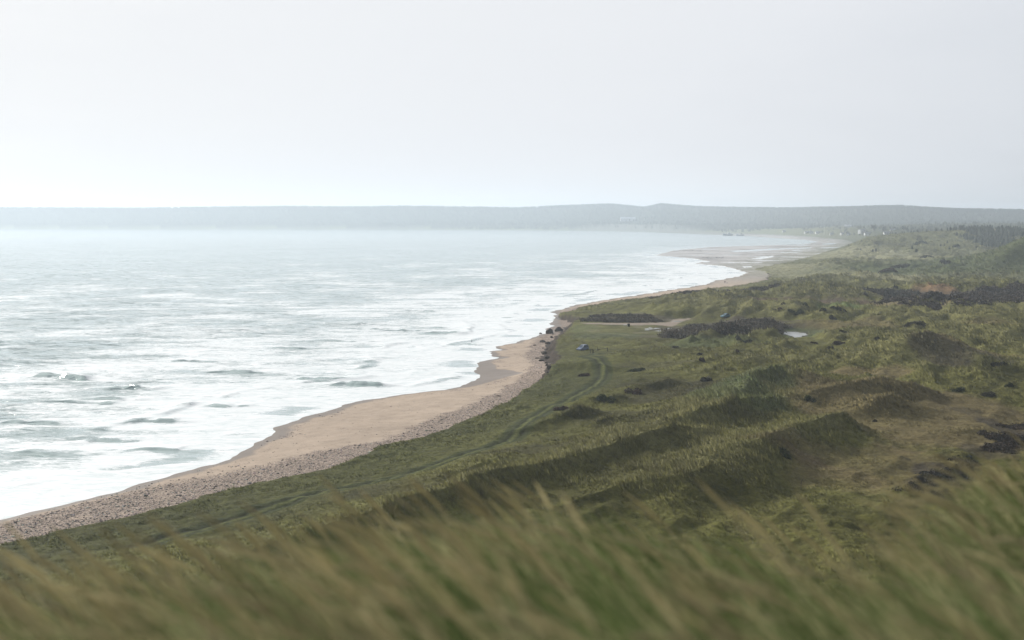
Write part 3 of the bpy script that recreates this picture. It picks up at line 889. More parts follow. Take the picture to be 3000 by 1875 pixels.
def tufts(n, r0, r1, tmax, hscale, wscale, nb, power, seed):
    rg = np.random.default_rng(seed)
    a = np.radians(rg.uniform(-21.5, 21.5, n))
    q = rg.random(n)
    r = (r0 ** (1 - power) + q * (r1 ** (1 - power) - r0 ** (1 - power))) ** (1 / (1 - power))
    X, Y = r * np.sin(a), r * np.cos(a)
    h, sd, ed, c, mk, gh, zone, he, fl = terrain(X, Y)
    ok = (ed > .15) & (mk[:, 2] > .35) & (gh > .05) & (rg.random(n) < np.clip(gh * 1.7 + .15, 0, 1))
    X, Y, h, c, gh, r = X[ok], Y[ok], h[ok], c[ok], gh[ok], r[ok]
    m = len(X)
    e = .6
    gxs = (terrain(X + e, Y, False)[0] - terrain(X - e, Y, False)[0]) / (2 * e)
    gys = (terrain(X, Y + e, False)[0] - terrain(X, Y - e, False)[0]) / (2 * e)
    NR = np.stack([-gxs, -gys, np.ones_like(gxs)], -1)
    NR /= np.linalg.norm(NR, axis=1)[:, None]
    rep = np.repeat(np.arange(m), nb)
    k = len(rep)
    hh = (gh[rep] * rg.uniform(.55, 1.25, k) + .06) * hscale
    wd = wscale * rg.uniform(.6, 1.3, k) * (.55 + r[rep] / 420)
    ang = rg.uniform(0, np.pi, k)
    bx = X[rep] + rg.normal(0, .16, k) * (r[rep] / 250)
    by = Y[rep] + rg.normal(0, .16, k) * (r[rep] / 250)
    bz = h[rep] - .05
    lean = rg.normal(0, .28, (k, 2)) + np.array([-.38, .05])
    dx, dy = np.cos(ang) * wd, np.sin(ang) * wd
    # wind every blade the same way round as seen from the hill
    fl_ = np.sign(dy * -bx + -dx * -by)
    fl_ = np.where(fl_ == 0, 1, fl_)
    dx, dy = dx * fl_, dy * fl_
    V = np.empty((k, 3, 3), np.float32)
    V[:, 0] = np.stack([bx - dx, by - dy, bz], -1)
    V[:, 1] = np.stack([bx + dx, by + dy, bz], -1)
    V[:, 2] = np.stack([bx + lean[:, 0] * hh, by + lean[:, 1] * hh, bz + hh], -1)
    br = rg.uniform(.72, 1.4, (m, 1))[rep] * rg.uniform(.85, 1.2, (k, 1))
    cc = c[rep] * br * 1.30
    st = (rg.random((m, 1)) < .2)[rep] * rg.uniform(.1, .55, (k, 1))
    cc = cc + (np.array([.215, .185, .09]) - cc) * st
    cv = np.repeat(cc[:, None, :], 3, 1)
    nn = NR[rep] + rg.normal(0, .30, (k, 3)) + (rg.normal(0, .22, (m, 3)))[rep]
    nn /= np.linalg.norm(nn, axis=1)[:, None]
    return V.reshape(-1, 3), cv.reshape(-1, 3), np.repeat(nn[:, None, :], 3, 1).reshape(-1, 3)


tv, tcv, tnv = [], [], []
for args in ((150000, 128, 330, 0, .95, .055, 5, 1.02, 301), (150000, 240, 760, 0, 1.05, .085, 4, 1.2, 302), (110000, 620, 1900, 0, 1.5, .16, 3, 1.4, 303)):
    V, C, NN = tufts(*args)
    tv.append(V)
    tcv.append(C)
    tnv.append(NN)
TV = np.concatenate(tv)
TC = np.concatenate(tcv)
o = link('dune_grass', np_mesh('dune_grass', TV, tris=np.arange(len(TV)).reshape(-1, 3), col=TC, smooth=True, nrm=np.concatenate(tnv)), M_GRASS)
tag(o, 'wind-combed tussock grass covering the dunes and hollows', 'grass', kind='stuff')

# ------------------------------------------------------------------ foreground marram (stuff)


def fore_grass(n, seed):
    rg = np.random.default_rng(seed)
    a = np.radians(rg.uniform(-27, 27, n))
    r = 1.05 + 8.2 * rg.random(n) ** 1.15
    far = rg.random(n) < .25
    r = np.where(far, rg.uniform(8, 26, n), r)
    a = np.where(far, np.radians(rg.uniform(-24, 24, n)), a)
    # blades grow in bunches: pull each towards a bunch centre and share its tone
    nb_ = n // 15
    ai, ri = a[:nb_], r[:nb_]
    bi = rg.integers(0, nb_, n)
    spread = (.035 + .016 * ri[bi]) * rg.uniform(.5, 1.6, nb_)[bi]
    X = ri[bi] * np.sin(ai[bi]) + rg.normal(0, 1, n) * spread
    Y = ri[bi] * np.cos(ai[bi]) + rg.normal(0, 1, n) * spread
    r = np.hypot(X, Y)
    h = terrain(X, Y, False)[0]
    btone = rg.random(nb_)[bi]
    bh = rg.normal(0, .5, nb_)[bi]
    clump = .9 * fbm(X / .7, Y / .7, 400, 3) + .35 * bh
    tone = fbm(X / .9 + 5, Y / .9, 410, 3)
    hgt = (.80 + .40 * clump) * rg.uniform(.6, 1.22, n)
    tall = rg.random(n) < .0
    hgt = np.minimum(hgt, .92)
    wd = rg.uniform(.0022, .0048, n) * (1 + r * .10)
    seg = 5
    az = rg.normal(math.pi, .40, n)           # wind pushes towards -X
    bend = rg.uniform(.65, 1.5, n)
    side = rg.normal(0, .12, n)
    V = np.empty((n, seg, 2, 3), np.float32)
    for s in range(seg):
        t = s / (seg - 1)
        ang = bend * (t ** 1.3)
        # integrate a curved blade
        px = hgt * (np.sin(bend * t) / np.maximum(bend, .01)) * 0 + hgt * (1 - np.cos(bend * t * 1.2)) / np.maximum(bend * 1.2, .01)
        pz = hgt * np.sin(bend * t * 1.2) / np.maximum(bend * 1.2, .01)
        cx = X + px * np.cos(az)
        cy = Y + px * np.sin(az) * .8
        w = wd * (1 - t ** 2.2) + .0004
        ox = -np.sin(az) * w * 0.35 + w * .9 * np.cos(az * 0)
        oy = np.cos(az) * w * .35
        V[:, s, 0] = np.stack([cx - ox, cy - oy, h - .03 + pz], -1)
        V[:, s, 1] = np.stack([cx + ox, cy + oy, h - .03 + pz], -1)
    g1 = np.array([.066, .104, .024])
    g2 = np.array([.040, .072, .024])
    s1 = np.array([.33, .315, .16])
    s2 = np.array([.21, .125, .05])
    u = rg.random((n, 1))
    c = g1 + (g2 - g1) * rg.random((n, 1))
    straw = (rg.random(n) < np.clip(.05 + .45 * tone + .6 * sstep(.72, .98, btone), .02, .8))[:, None]
    c = np.where(straw, c + (s1 - c) * (.45 + .55 * u), c)
    orange = sstep(.16, .36, X / np.maximum(Y, .1)) * sstep(7, 11, r)
    c = c + (s2 - c) * (orange[:, None] * .5 * rg.random((n, 1)))
    c = c * rg.uniform(.8, 1.2, (n, 1)) * (.35 + 1.25 * ((btone * 7.31) % 1))[:, None] * 1.0
    tt = (np.arange(seg) / (seg - 1))[None, :, None]
    tipc = np.array([.44, .42, .22]) * (.75 + .5 * rg.random((n, 1, 1)))
    tipw = (.03 + .80 * sstep(.58, .97, btone))[:, None, None] * tt ** 1.6
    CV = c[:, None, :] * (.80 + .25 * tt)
    CV = CV + (tipc - CV) * tipw
    CV = np.repeat(CV, 2, 1)
    base = (np.arange(n) * seg * 2)[:, None]
    qs = []
    for s in range(seg - 1):
        qs.append(base + np.array([[2 * s, 2 * s + 1, 2 * s + 3, 2 * s + 2]]))
    quads = np.concatenate(qs, 0)
    # seed heads on tall stems
    return V.reshape(-1, 3), quads, CV.reshape(-1, 3), (X, Y, h, hgt, az, bend, r)


V, q, C, info = fore_grass(110000, 420)
# seed heads: spindle of crossed quads along the tip of some stems
X, Y, h, hgt, az, bend, r = info
rg = np.random.default_rng(77)
idx = np.nonzero((rg.random(len(X)) < .03) & (r > 1.6) & (r < 12))[0]
hv, hq, hc = [], [], []
for i in idx:
    L = rg.uniform(.09, .15)
    hg = hgt[i] * 1.12
    pts = []
    for t in (.82, .88, .94, 1.0, 1.05):
        p = hg * (1 - math.cos(bend[i] * t * 1.2)) / max(bend[i] * 1.2, .01)
        z = hg * math.sin(bend[i] * t * 1.2) / max(bend[i] * 1.2, .01)
        pts.append((X[i] + p * math.cos(az[i]), Y[i] + p * math.sin(az[i]) * .8, h[i] + z))
    ws = (.002, .0075, .009, .006, .001)
    cc = np.array([.48, .42, .24]) * rg.uniform(.7, 1.2)
    for ax in ((1, 0, 0), (0, .7, .7)):
        b = sum(len(x) for x in hv)
        hv.append(np.array([[p[0] - ax[0] * w, p[1] - ax[1] * w, p[2] - ax[2] * w] for p, w in zip(pts, ws)] + [[p[0] + ax[0] * w, p[1] + ax[1] * w, p[2] + ax[2] * w] for p, w in zip(pts, ws)]))
        for s in range(4):
            hq.append([b + s, b + s + 1, b + 5 + s + 1, b + 5 + s])
        hc.append(np.repeat(cc[None], 10, 0))
    # the stem carrying it
    b = sum(len(x) for x in hv)
    sv = []
    for t in (0, .3, .6, .85):
        p = hg * (1 - math.cos(bend[i] * t * 1.2)) / max(bend[i] * 1.2, .01)
        z = hg * math.sin(bend[i] * t * 1.2) / max(bend[i] * 1.2, .01)
        x_, y_ = X[i] + p * math.cos(az[i]), Y[i] + p * math.sin(az[i]) * .8
        sv += [[x_ - .0016, y_, h[i] + z], [x_ + .0016, y_, h[i] + z]]
    hv.append(np.array(sv))
    hc.append(np.repeat(cc[None] * .9, 8, 0))
    for s in range(3):
        hq.append([b + 2 * s, b + 2 * s + 1, b + 2 * s + 3, b + 2 * s + 2])
b0 = len(V)
V = np.concatenate([V] + hv)
C = np.concatenate([C] + hc)
q = np.concatenate([q, np.array(hq) + b0])
o = link('marram_grass', np_mesh('marram_grass', V, quads=q, col=C), M_FGRASS)
tag(o, 'tall green and straw marram grass blowing left on the near hilltop', 'grass', kind='stuff')

# hillside below the brow: taller rough tussocks
rg = np.random.default_rng(555)
n = 26000
a = np.radians(rg.uniform(-30, 30, n))
r = 16 * (150 / 16) ** rg.random(n)
X, Y = r * np.sin(a), r * np.cos(a)
hh_, sd_, ed_ = terrain(X, Y, False)
ok = ed_ > 1
X, Y, hh_, r = X[ok], Y[ok], hh_[ok], r[ok]
m = len(X)
nb = 5
rep = np.repeat(np.arange(m), nb)
k = len(rep)
hg = rg.uniform(.35, .8, k)
ang = rg.uniform(0, np.pi, k)
wd = .03 * (.4 + r[rep] / 60)
bx, by, bz = X[rep] + rg.normal(0, .12, k), Y[rep] + rg.normal(0, .12, k), hh_[rep] - .05
V = np.empty((k, 3, 3), np.float32)
V[:, 0] = np.stack([bx - np.cos(ang) * wd, by - np.sin(ang) * wd, bz], -1)
V[:, 1] = np.stack([bx + np.cos(ang) * wd, by + np.sin(ang) * wd, bz], -1)
V[:, 2] = np.stack([bx - hg * rg.uniform(.1, .8, k), by + rg.normal(0, .2, k) * hg, bz + hg], -1)
tn_ = (fbm(X / 6, Y / 6, 430, 3)[rep])[:, None]
cc = np.array([.058, .062, .020]) + (np.array([.17, .125, .055]) - np.array([.058, .062, .020])) * np.clip(.25 + tn_ * .8, 0, .9)
cc = cc * rg.uniform(.7, 1.3, (k, 1))
o = link('hillside_grass', np_mesh('hillside_grass', V.reshape(-1, 3), tris=np.arange(3 * k).reshape(-1, 3), col=np.repeat(cc[:, None, :], 3, 1).reshape(-1, 3)), M_GRASS)
tag(o, 'rough straw and green grass on the slope below the near hilltop', 'grass', kind='stuff')

# ------------------------------------------------------------------ scrub


def leaf_cloud(n, rx, ry, rz, size, seed, col=(.036, .034, .022), lumps=6):
    """leaf-sized faces spread through a lumpy mound sitting on z = 0"""
    rg = np.random.default_rng(seed)
    cs = rg.uniform(-.62, .62, (lumps, 2))
    cr = rg.uniform(.32, .6, lumps)
    ch = rg.uniform(.55, 1.0, lumps)
    w = rg.integers(0, lumps, n)
    d = rg.normal(0, 1, (n, 3))
    d /= np.linalg.norm(d, axis=1)[:, None]
    rad = rg.random(n) ** .28
    P = np.empty((n, 3))
    P[:, 0] = (cs[w, 0] + d[:, 0] * rad * cr[w]) * rx
    P[:, 1] = (cs[w, 1] + d[:, 1] * rad * cr[w]) * ry
    P[:, 2] = np.abs(d[:, 2] * rad * ch[w]) * rz + rg.uniform(0, .05, n) * rz
    U = rg.normal(0, 1, (n, 3))
    U /= np.linalg.norm(U, axis=1)[:, None]
    T = np.cross(U, rg.normal(0, 1, (n, 3)))
    T /= np.linalg.norm(T, axis=1)[:, None] + 1e-9
    s = size * rg.uniform(.6, 1.3, (n, 1))
    V = np.stack([P - U * s, P + T * s * .55, P + U * s, P - T * s * .55], 1)
    br = rg.uniform(.6, 1.5, (n, 1)) * (.75 + .5 * rg.random(lumps)[w][:, None])
    c = np.array(col)[None] * br
    return V.reshape(-1, 3), np.repeat(c[:, None], 4, 1).reshape(-1, 3)


def stems(rx, ry, rz, n, seed, rad=.03):
    rg = np.random.default_rng(seed)
    V, T = [], []
    for i in range(n):
        a = rg.uniform(0, 6.28)
        e = np.array([math.cos(a) * rx * .5, math.sin(a) * ry * .5, rz * rg.uniform(.5, .85)])
        b = e * np.array([.12, .12, 0]) - np.array([0, 0, .25])
        m = (b + e) / 2 + rg.normal(0, .06, 3) * rz
        k0 = len(V)
        for p, q in ((b, rad), (m, rad * .7), (e, rad * .3)):
            for j in range(4):
                t = j * math.pi / 2
                V.append(p + np.array([math.cos(t) * q, math.sin(t) * q, 0]))
        for s in range(2):
            for j in range(4):
                T.append([k0 + s * 4 + j, k0 + s * 4 + (j + 1) % 4, k0 + s * 4 + 4 + (j + 1) % 4, k0 + s * 4 + 4 + j])
    return np.array(V), np.array(T)


def bush(px, py, wpx, hpx, label, col=(.034, .033, .021), grp='separate shrubs in the dunes', cat='shrub', name='dune_shrub'):
    p = on_ground(px, py)
    D = p[1]
    rx = wpx / 2 * D / F * 1.15
    rz = max(hpx * D / F, .5)
    ry = max(min(rx * .9, rz * 1.6), rz * .8)
    n = int(np.clip(wpx * hpx * 5, 260, 1500))
    root = empty(name, (p[0], p[1], p[2] - .08))
    sd_ = int(px * 7 + py)
    V, C = leaf_cloud(n, rx, ry, rz, max(.13, D / F * 2.0), sd_, col, 5)
    # follow the slope under wide bushes
    V[:, 2] += terrain(V[:, 0] + p[0], V[:, 1] + p[1], False)[0] - p[2]
    link('foliage', np_mesh('foliage', V, quads=np.arange(len(V)).reshape(-1, 4), col=C), M_LEAF, root)
    sv, sq = stems(rx, ry, rz, 7, sd_, .05)
    link('stem', np_mesh('stem', sv, quads=sq), M_BARK, root)
    tag(root, label, cat, grp)
    return root


DK = (.054, .050, .030)
BR = (.070, .046, .030)
GN = (.055, .066, .026)
Z1 = lambda u, v: (1800 + u / 2.017, 550 + v / 2.017)
Z3 = lambda u, v: (2100 + u / 2.16, 800 + v / 2.16)
Z2 = lambda u, v: (1500 + u / 2.689, 850 + v / 2.689)
bushes = [
    (Z1(1483, 636), 11, 13, 'round dark bush standing alone left of the far thicket', DK),
    (Z1(1120, 700), 26, 11, 'dark low shrub in the middle of the reddish meadow', GN),
    (Z1(1225, 722), 24, 7, 'low shrub right of the middle of the reddish meadow', DK),
    (Z1(1330, 718), 46, 8, 'wide dark shrub at the right side of the reddish meadow', DK),
    (Z1(1068, 742), 50, 9, 'wide low green shrub at the near edge of the reddish meadow', GN),
    (Z1(958, 726), 36, 7, 'brown low shrub left in the reddish meadow', BR),
    (Z1(1285, 768), 22, 8, 'small dark shrub on the bright grass near the teal car', DK),
    (Z1(1755, 815), 80, 14, 'broad low dark shrub on the pale grass before the big thicket', DK),
    (Z1(1362, 856), 36, 7, 'flat dark shrub on the tan grass right of the pond', DK),
    (Z1(1665, 596), 14, 8, 'small dark shrub on the pale dunes above the far thicket', DK),
    (Z1(1788, 336), 15, 9, 'round grey-green shrub far off on the pale dunes', GN),
    (Z1(1832, 326), 16, 6, 'flat far shrub right of the round grey-green one', GN),
    (Z1(2022, 348), 24, 9, 'far shrub at the foot of the wooded rise', GN),
    (Z1(1958, 450), 34, 11, 'dark wide shrub on the pale dunes left of the green hill', DK),
    (Z1(1840, 414), 44, 9, 'long dark shrub far off among pale dunes', DK),
    (Z1(2375, 568), 14, 10, 'round dark bush below the steep green hill', DK),
    (Z1(2408, 580), 9, 9, 'small dark bush right of the round one below the green hill', DK),
    (Z1(1600, 492), 60, 9, 'long heathery shrub on the far pale grass', BR),
    (Z1(1700, 474), 60, 10, 'second long dark shrub on the far pale grass', DK),
    (Z1(1000, 688), 12, 6, 'tiny shrub at the far edge of the reddish meadow', DK),
    (Z3(765, 446), 36, 9, 'reddish-brown shrub on the tan grass left of the big dune', BR),
    (Z3(615, 447), 22, 7, 'small brown shrub on tan grass near the pond', BR),
    (Z3(720, 480), 24, 10, 'dark ragged shrub at the left foot of the big dune', DK),
    (Z3(1018, 430), 22, 13, 'dark shrub on the left shoulder of the big dune', DK),
    (Z3(1850, 712), 30, 12, 'grey-green shrub on the right-hand meadow', GN),
    (Z3(1535, 752), 44, 14, 'dark green shrub right of the long dark mound', GN),
    (Z3(1700, 772), 50, 11, 'flat dark shrub on the right-hand tan meadow', DK),
    (Z3(1780, 590), 56, 12, 'wide dark shrub right of the big dune', DK),
    (Z3(1000, 940), 12, 7, 'small dark shrub on the tan meadow edge', DK),
    (Z2(1498, 560), 20, 12, 'dark reddish shrub on the grass below the long thicket', BR),
    (Z2(1475, 510), 18, 10, 'dark shrub just above the reddish one on the grass', DK),
    (Z2(1525, 715), 44, 15, 'broad dark bush in the mossy hollow', DK),
    (Z2(575, 672), 34, 8, 'grey-brown low shrub beside the bend of the track', BR),
    (Z2(980, 640), 52, 12, 'low dark green shrub right of the track bend', GN),
    (Z2(735, 880), 52, 13, 'dark green shrub below the hummocks right of the track', GN),
    (Z2(380, 945), 44, 13, 'brown low shrub against the lower track bend', BR),
    (Z2(1780, 497), 14, 12, 'upright brown shrub on the grass below the pond', BR),
    (Z2(1290, 455), 22, 7, 'small dark shrub at the lower edge of the long thicket', DK),
    (Z2(1840, 412), 60, 12, 'long dark shrub on the grass in front of the pond', DK),
    (Z3(590, 800), 44, 13, 'dark green shrub on the left end of the long mound', GN),
    (Z3(420, 1150), 60, 16, 'broad low green shrub below the lowest dune crest', GN),
    (Z2(960, 815), 44, 16, 'dark brown shrub in the hummocks left of the hollow', BR),
]
for (px, py), w_, h_, lab, c_ in bushes:
    bush(px, py, w_, h_, lab, c_)

TH_ = 1.3
# continuous thickets: one mass each


def thicket(name, pxs, n, hgt, size, seed, label, col):
    """pxs: polygon in photo px (3000) of the ground the scrub covers"""
    rg = np.random.default_rng(seed)
    P = [unp(x, y, 4.5)[:2] for x, y in pxs]
    A = np.array(P)
    vs, cs = [], []
    lo, hi = A.min(0), A.max(0)
    cx, cy = [], []
    while len(cx) < n:
        x = rg.uniform(lo[0], hi[0], 400)
        y = rg.uniform(lo[1], hi[1], 400)
        k = poly_sd(x, y, P) + 3 * perlin(x / 9, y / 9, 500) > 0
        k &= rg.random(400) < sstep(-.35, .15, fbm(x / 16, y / 16, 510, 2))
        cx += list(x[k])
        cy += list(y[k])
    cx, cy = np.array(cx[:n]), np.array(cy[:n])
    cz = terrain(cx, cy, False)[0]
    for i in range(n):
        s = rg.uniform(.6, 1.4)
        V, C = leaf_cloud(110, 2.1 * s * hgt ** .5, 2.1 * s * hgt ** .5, hgt * s, size, seed * 1000 + i, np.array(col) * rg.uniform(.8, 1.9) + np.array([.006, .0, -.002]) * rg.uniform(-1, 1), 4)
        V = V + np.array([cx[i], cy[i], cz[i] - .1])
        vs.append(V)
        cs.append(C)
    V = np.concatenate(vs)
    C = np.clip(np.concatenate(cs), .004, 1)
    o = link(name, np_mesh(name, V, quads=np.arange(len(V)).reshape(-1, 4), col=C), M_LEAF)
    tag(o, label, 'thicket', kind='stuff')


thicket('scrub_thicket', [(1955, 988), (1985, 968), (2030, 958), (2090, 957), (2140, 957), (2250, 960), (2290, 962), (2275, 970), (2262, 987), (2200, 995), (2120, 998), (2000, 996)], 640, 1.9, .32, 61,
        'long dark brown thicket between the gravel road and the pond', (.060, .050, .036))
thicket('heath_thicket', [(2570, 925), (2640, 895), (2720, 885), (2800, 872), (2900, 866), (3050, 860), (3050, 925), (2900, 926), (2760, 936)], 900, 2.3, .42, 62,
        'big dark purplish thicket at the right edge beyond the dunes', (.054, .045, .038))
thicket('willow_thicket', [(2530, 872), (2560, 860), (2640, 862), (2700, 868), (2660, 880), (2640, 895), (2600, 905), (2580, 880)], 150, 2.2, .42, 63,
        'dark rounded thicket left of the orange sandy strip', (.044, .042, .034))
thicket('low_heath', [(1900, 872), (2000, 862), (2130, 852), (2270, 846), (2290, 852), (2130, 864), (1980, 880)], 420, 1.1, .40, 64,
        'thin dark band of heath running across the far green dunes', (.060, .050, .036))
thicket('shore_scrub', [(1700, 930), (1760, 915), (1850, 918), (1900, 930), (1930, 940), (1850, 943), (1760, 940)], 260, 1.0, .30, 65,
        'low dark brown scrub behind the small headland', (.060, .050, .034))
thicket('corner_heath', [(2890, 1310), (2950, 1255), (3040, 1230), (3040, 1340), (2930, 1345), (2860, 1330)], 260, .6, .16, 66,
        'dark brown heather patch at the right edge below the meadow', (.036, .028, .021))
thicket('slope_heath', [(2640, 1465), (2720, 1400), (2830, 1360), (2870, 1385), (2780, 1440), (2690, 1490)], 260, .5, .15, 67,
        'dark heather patch beside the orange grass on the right', (.024, .023, .020))

# ------------------------------------------------------------------ woods
def cone_trees(P, hts, seed, col, broad=.0):
    """many small trees as one mass: ragged tiered crowns"""
    rg = np.random.default_rng(seed)
    n = len(P)
    Vs, Ts, Cs = [], [], []
    base = 0
    tiers, sides = 4, 6
    for i in range(n):
        hh = hts[i]
        b = rg.random() < broad
        rad = hh * (rg.uniform(.30, .42) if b else rg.uniform(.15, .22))
        cc = np.array(col) * rg.uniform(.8, 1.25)
        for t in range(tiers):
            z0 = hh * (.10 + .22 * t)
            z1 = z0 + hh * (.36 if t < tiers - 1 else .26)
            rt = rad * ((1.0, 1.05, .85, .5)[t] if b else (1.0, .8, .58, .34)[t])
            a0 = rg.uniform(0, 6.28)
            ring = []
            for s in range(sides):
                a = a0 + s * 6.283 / sides
                q = rt * rg.uniform(.65, 1.25)
                ring.append(P[i] + np.array([math.cos(a) * q, math.sin(a) * q, z0 + rg.uniform(-.05, .05) * hh]))
            ring.append(P[i] + np.array([rg.normal(0, .04) * hh, 0, z1]))
            Vs += ring
            for s in range(sides):
                Ts.append([base + s, base + (s + 1) % sides, base + sides])
            Cs += [cc * rg.uniform(.8, 1.2)] * (sides + 1)
            base += sides + 1
    return np.array(Vs), np.array(Ts), np.array(Cs)


def wood(name, P, hts, seed, col, label, broad):
    V, T, C = cone_trees(P, hts, seed, col, broad)
    o = link(name, np_mesh(name, V, tris=T, col=C), M_TREE)
    tag(o, label, 'wood', kind='stuff')


rg = np.random.default_rng(900)
# crest and face of the far hills
n = 20000
tn = rg.uniform(-.46, .46, n)
Dh = 6300 - 1500 * sstep(.05, .35, tn)
fs = np.interp(tn, [-.8, -.36, 0, .1, .16, .22, .3], [5600, 5550, 5300, 4600, 4300, 4000, 3800])
q = rg.random(n)
Y = np.where(q < .45, Dh - rg.uniform(0, 260, n), fs + 40 + (Dh - fs) * rg.random(n) ** .8)
X = tn * Y
k = np.ones(n, bool)
Z = terrain(X, Y, False)[0]
wood('hill_forest', np.stack([X, Y, Z - .5], -1), rg.uniform(5, 9.5, n), 901, (.028, .036, .026), 'hazy conifer forest covering the far hills', .8)
# woods on the right-hand rise
n = 3600
px = rg.uniform(2330, 3150, n)
D = 1 / rg.uniform(1 / 4300, 1 / 1650, n)
X = (px - 1500) / F * D
Z, sd_, ed_ = terrain(X, D, False)
tn = X / D
nz = fbm(X / 150, D / 220, 520, 3)
lim = np.interp(px, [2330, 2450, 2560, 2700, 2900, 3150], [3600, 3100, 2550, 2150, 1950, 1850])
k2 = np.arange(n) < 1500
px = np.where(k2, rg.uniform(2770, 3150, n), px)
D = np.where(k2, rg.uniform(1540, 1790, n), D)
X = (px - 1500) / F * D
Z, sd_, ed_ = terrain(X, D, False)
nz = np.where(k2, fbm(X / 60, D / 120, 521, 3), nz)
front = k2 & (nz > -.12) & (D > 1540 + 200 * sstep(2900, 2770, px))
k = ((D > lim) & (nz > -.28) & ~k2) | front
wood('coastal_wood', np.stack([X, D, Z - .4], -1)[k], rg.uniform(3, 6.5, k.sum()), 902, (.040, .050, .032), 'dark mixed wood on the rising ground at the right', 1.0)
# scrub dotted below the wood
n = 230
px = rg.uniform(2520, 3000, n)
D = rg.uniform(1400, 2100, n)
X = (px - 1500) / F * D
Z, sd_, ed_ = terrain(X, D, False)
nz = fbm(X / 70, D / 120, 530, 3)
k = (nz > .05)
wood('wood_edge_scrub', np.stack([X, D, Z - .3], -1)[k], rg.uniform(2, 4.5, k.sum()), 903, (.034, .040, .026), 'scattered low scrub below the wooded rise', 1.0)
# line of trees along the coastal plain, centre
n = 1500
px = rg.uniform(1100, 2420, n)
tn = (px - 1500) / F
fs = np.interp(tn, [-.8, -.36, 0, .1, .16, .22, .3], [5600, 5550, 5300, 4600, 4300, 4000, 3800])
D = fs - rg.uniform(-120, 90, n) * (1 + 1.5 * sstep(1400, 2300, px))
X = tn * D
Z, sd_, ed_ = terrain(X, D, False)
k = ed_ > 15
wood('plain_wood', np.stack([X, D, Z - .3], -1)[k], rg.uniform(5, 10, k.sum()), 904, (.032, .042, .030), 'belt of trees on the plain under the far hills', 1.0)

# single trees near the cottages
tree_me = None


def lone_tree(px, py, hpx, D, label):
    p = unpd(px, py, D)
    z = ht(p[0], p[1])
    hh = hpx * D / F
    root = empty('broadleaf_tree', (p[0], p[1], z))
    V, C = leaf_cloud(520, hh * .42, hh * .42, hh * .72, hh * .05, int(px), (.032, .040, .026), 8)
    V[:, 2] += hh * .26
    link('crown', np_mesh('crown', V, quads=np.arange(len(V)).reshape(-1, 4), col=C), M_TREE, root)
    sv, sq = stems(hh * .35, hh * .35, hh * .8, 5, int(px), hh * .035)
    link('trunk', np_mesh('trunk', sv, quads=sq), M_BARK, root)
    tag(root, label, 'tree', 'single trees by the wood edge')


for px, py, hpx, D, lab in ((2482, 692, 16, 2900, 'dark tree right behind the white cottages'), (2560, 694, 24, 2700, 'tall dark tree left in the wood edge by the cottages'), (2590, 698, 20, 2550, 'broad dark tree before the wood edge'),
                            (2648, 694, 18, 2450, 'rounded tree right of the broad dark one'), (2745, 668, 16, 2300, 'upright tree standing above the pale ridge'), (2622, 690, 16, 2600, 'small tree beside the white house in the wood'),
                            (2755, 704, 12, 1900, 'small tree on the slope under the pale ridge'), (2810, 702, 14, 1850, 'tree at the left end of the slope wood')):
    lone_tree(px, py, hpx, D, lab)

# ------------------------------------------------------------------ small mesh helpers
def bm_box(bm, c, s, rot=None):
    m = Matrix.Translation(c) @ (rot.to_4x4() if rot else Matrix.Identity(4)) @ Matrix.Diagonal((*s, 1))
    return bmesh.ops.create_cube(bm, size=1, matrix=m)['verts']


def bm_bar(bm, a, b, r, seg=8, r2=None):
    a, b = Vector(a), Vector(b)
    d = b - a
    m = Matrix.Translation((a + b) / 2) @ d.to_track_quat('Z', 'Y').to_matrix().to_4x4()
    bmesh.ops.create_cone(bm, cap_ends=True, segments=seg, radius1=r, radius2=r if r2 is None else r2, depth=d.length, matrix=m)


def bm_prism(bm, prof, y0, y1, inset=0.0):
    """prof: (x, z) outline, extruded from y0 to y1"""
    a = [bm.verts.new((x, y0, z)) for x, z in prof]
    b = [bm.verts.new((x, y1, z)) for x, z in prof]
    n = len(prof)
    for i in range(n):
        bm.faces.new((a[i], a[(i + 1) % n], b[(i + 1) % n], b[i]))
    bm.faces.new(a[::-1])
    bm.faces.new(b)
    bmesh.ops.recalc_face_normals(bm, faces=bm.faces)


def done(bm, name, mat, parent=None, bevel=0.0, smooth=False):
    if bevel:
        bmesh.ops.bevel(bm, geom=bm.edges[:], offset=bevel, segments=2, affect='EDGES', clamp_overlap=True)
    me = bpy.data.meshes.new(name)
    bm.to_mesh(me)
    bm.free()
    if smooth:
        me.polygons.foreach_set('use_smooth', np.ones(len(me.polygons), bool))
    return link(name, me, mat, parent)


def quad_obj(name, pts, mat, parent, thick=.012):
    bm = bmesh.new()
    vs = [bm.verts.new(p) for p in pts]
    f = bm.faces.new(vs)
    f.normal_update()
    r = bmesh.ops.extrude_face_region(bm, geom=[f])
    for v in r['geom']:
        if isinstance(v, bmesh.types.BMVert):
            v.co += f.normal * thick
    bmesh.ops.recalc_face_normals(bm, faces=bm.faces)
    return done(bm, name, mat, parent)


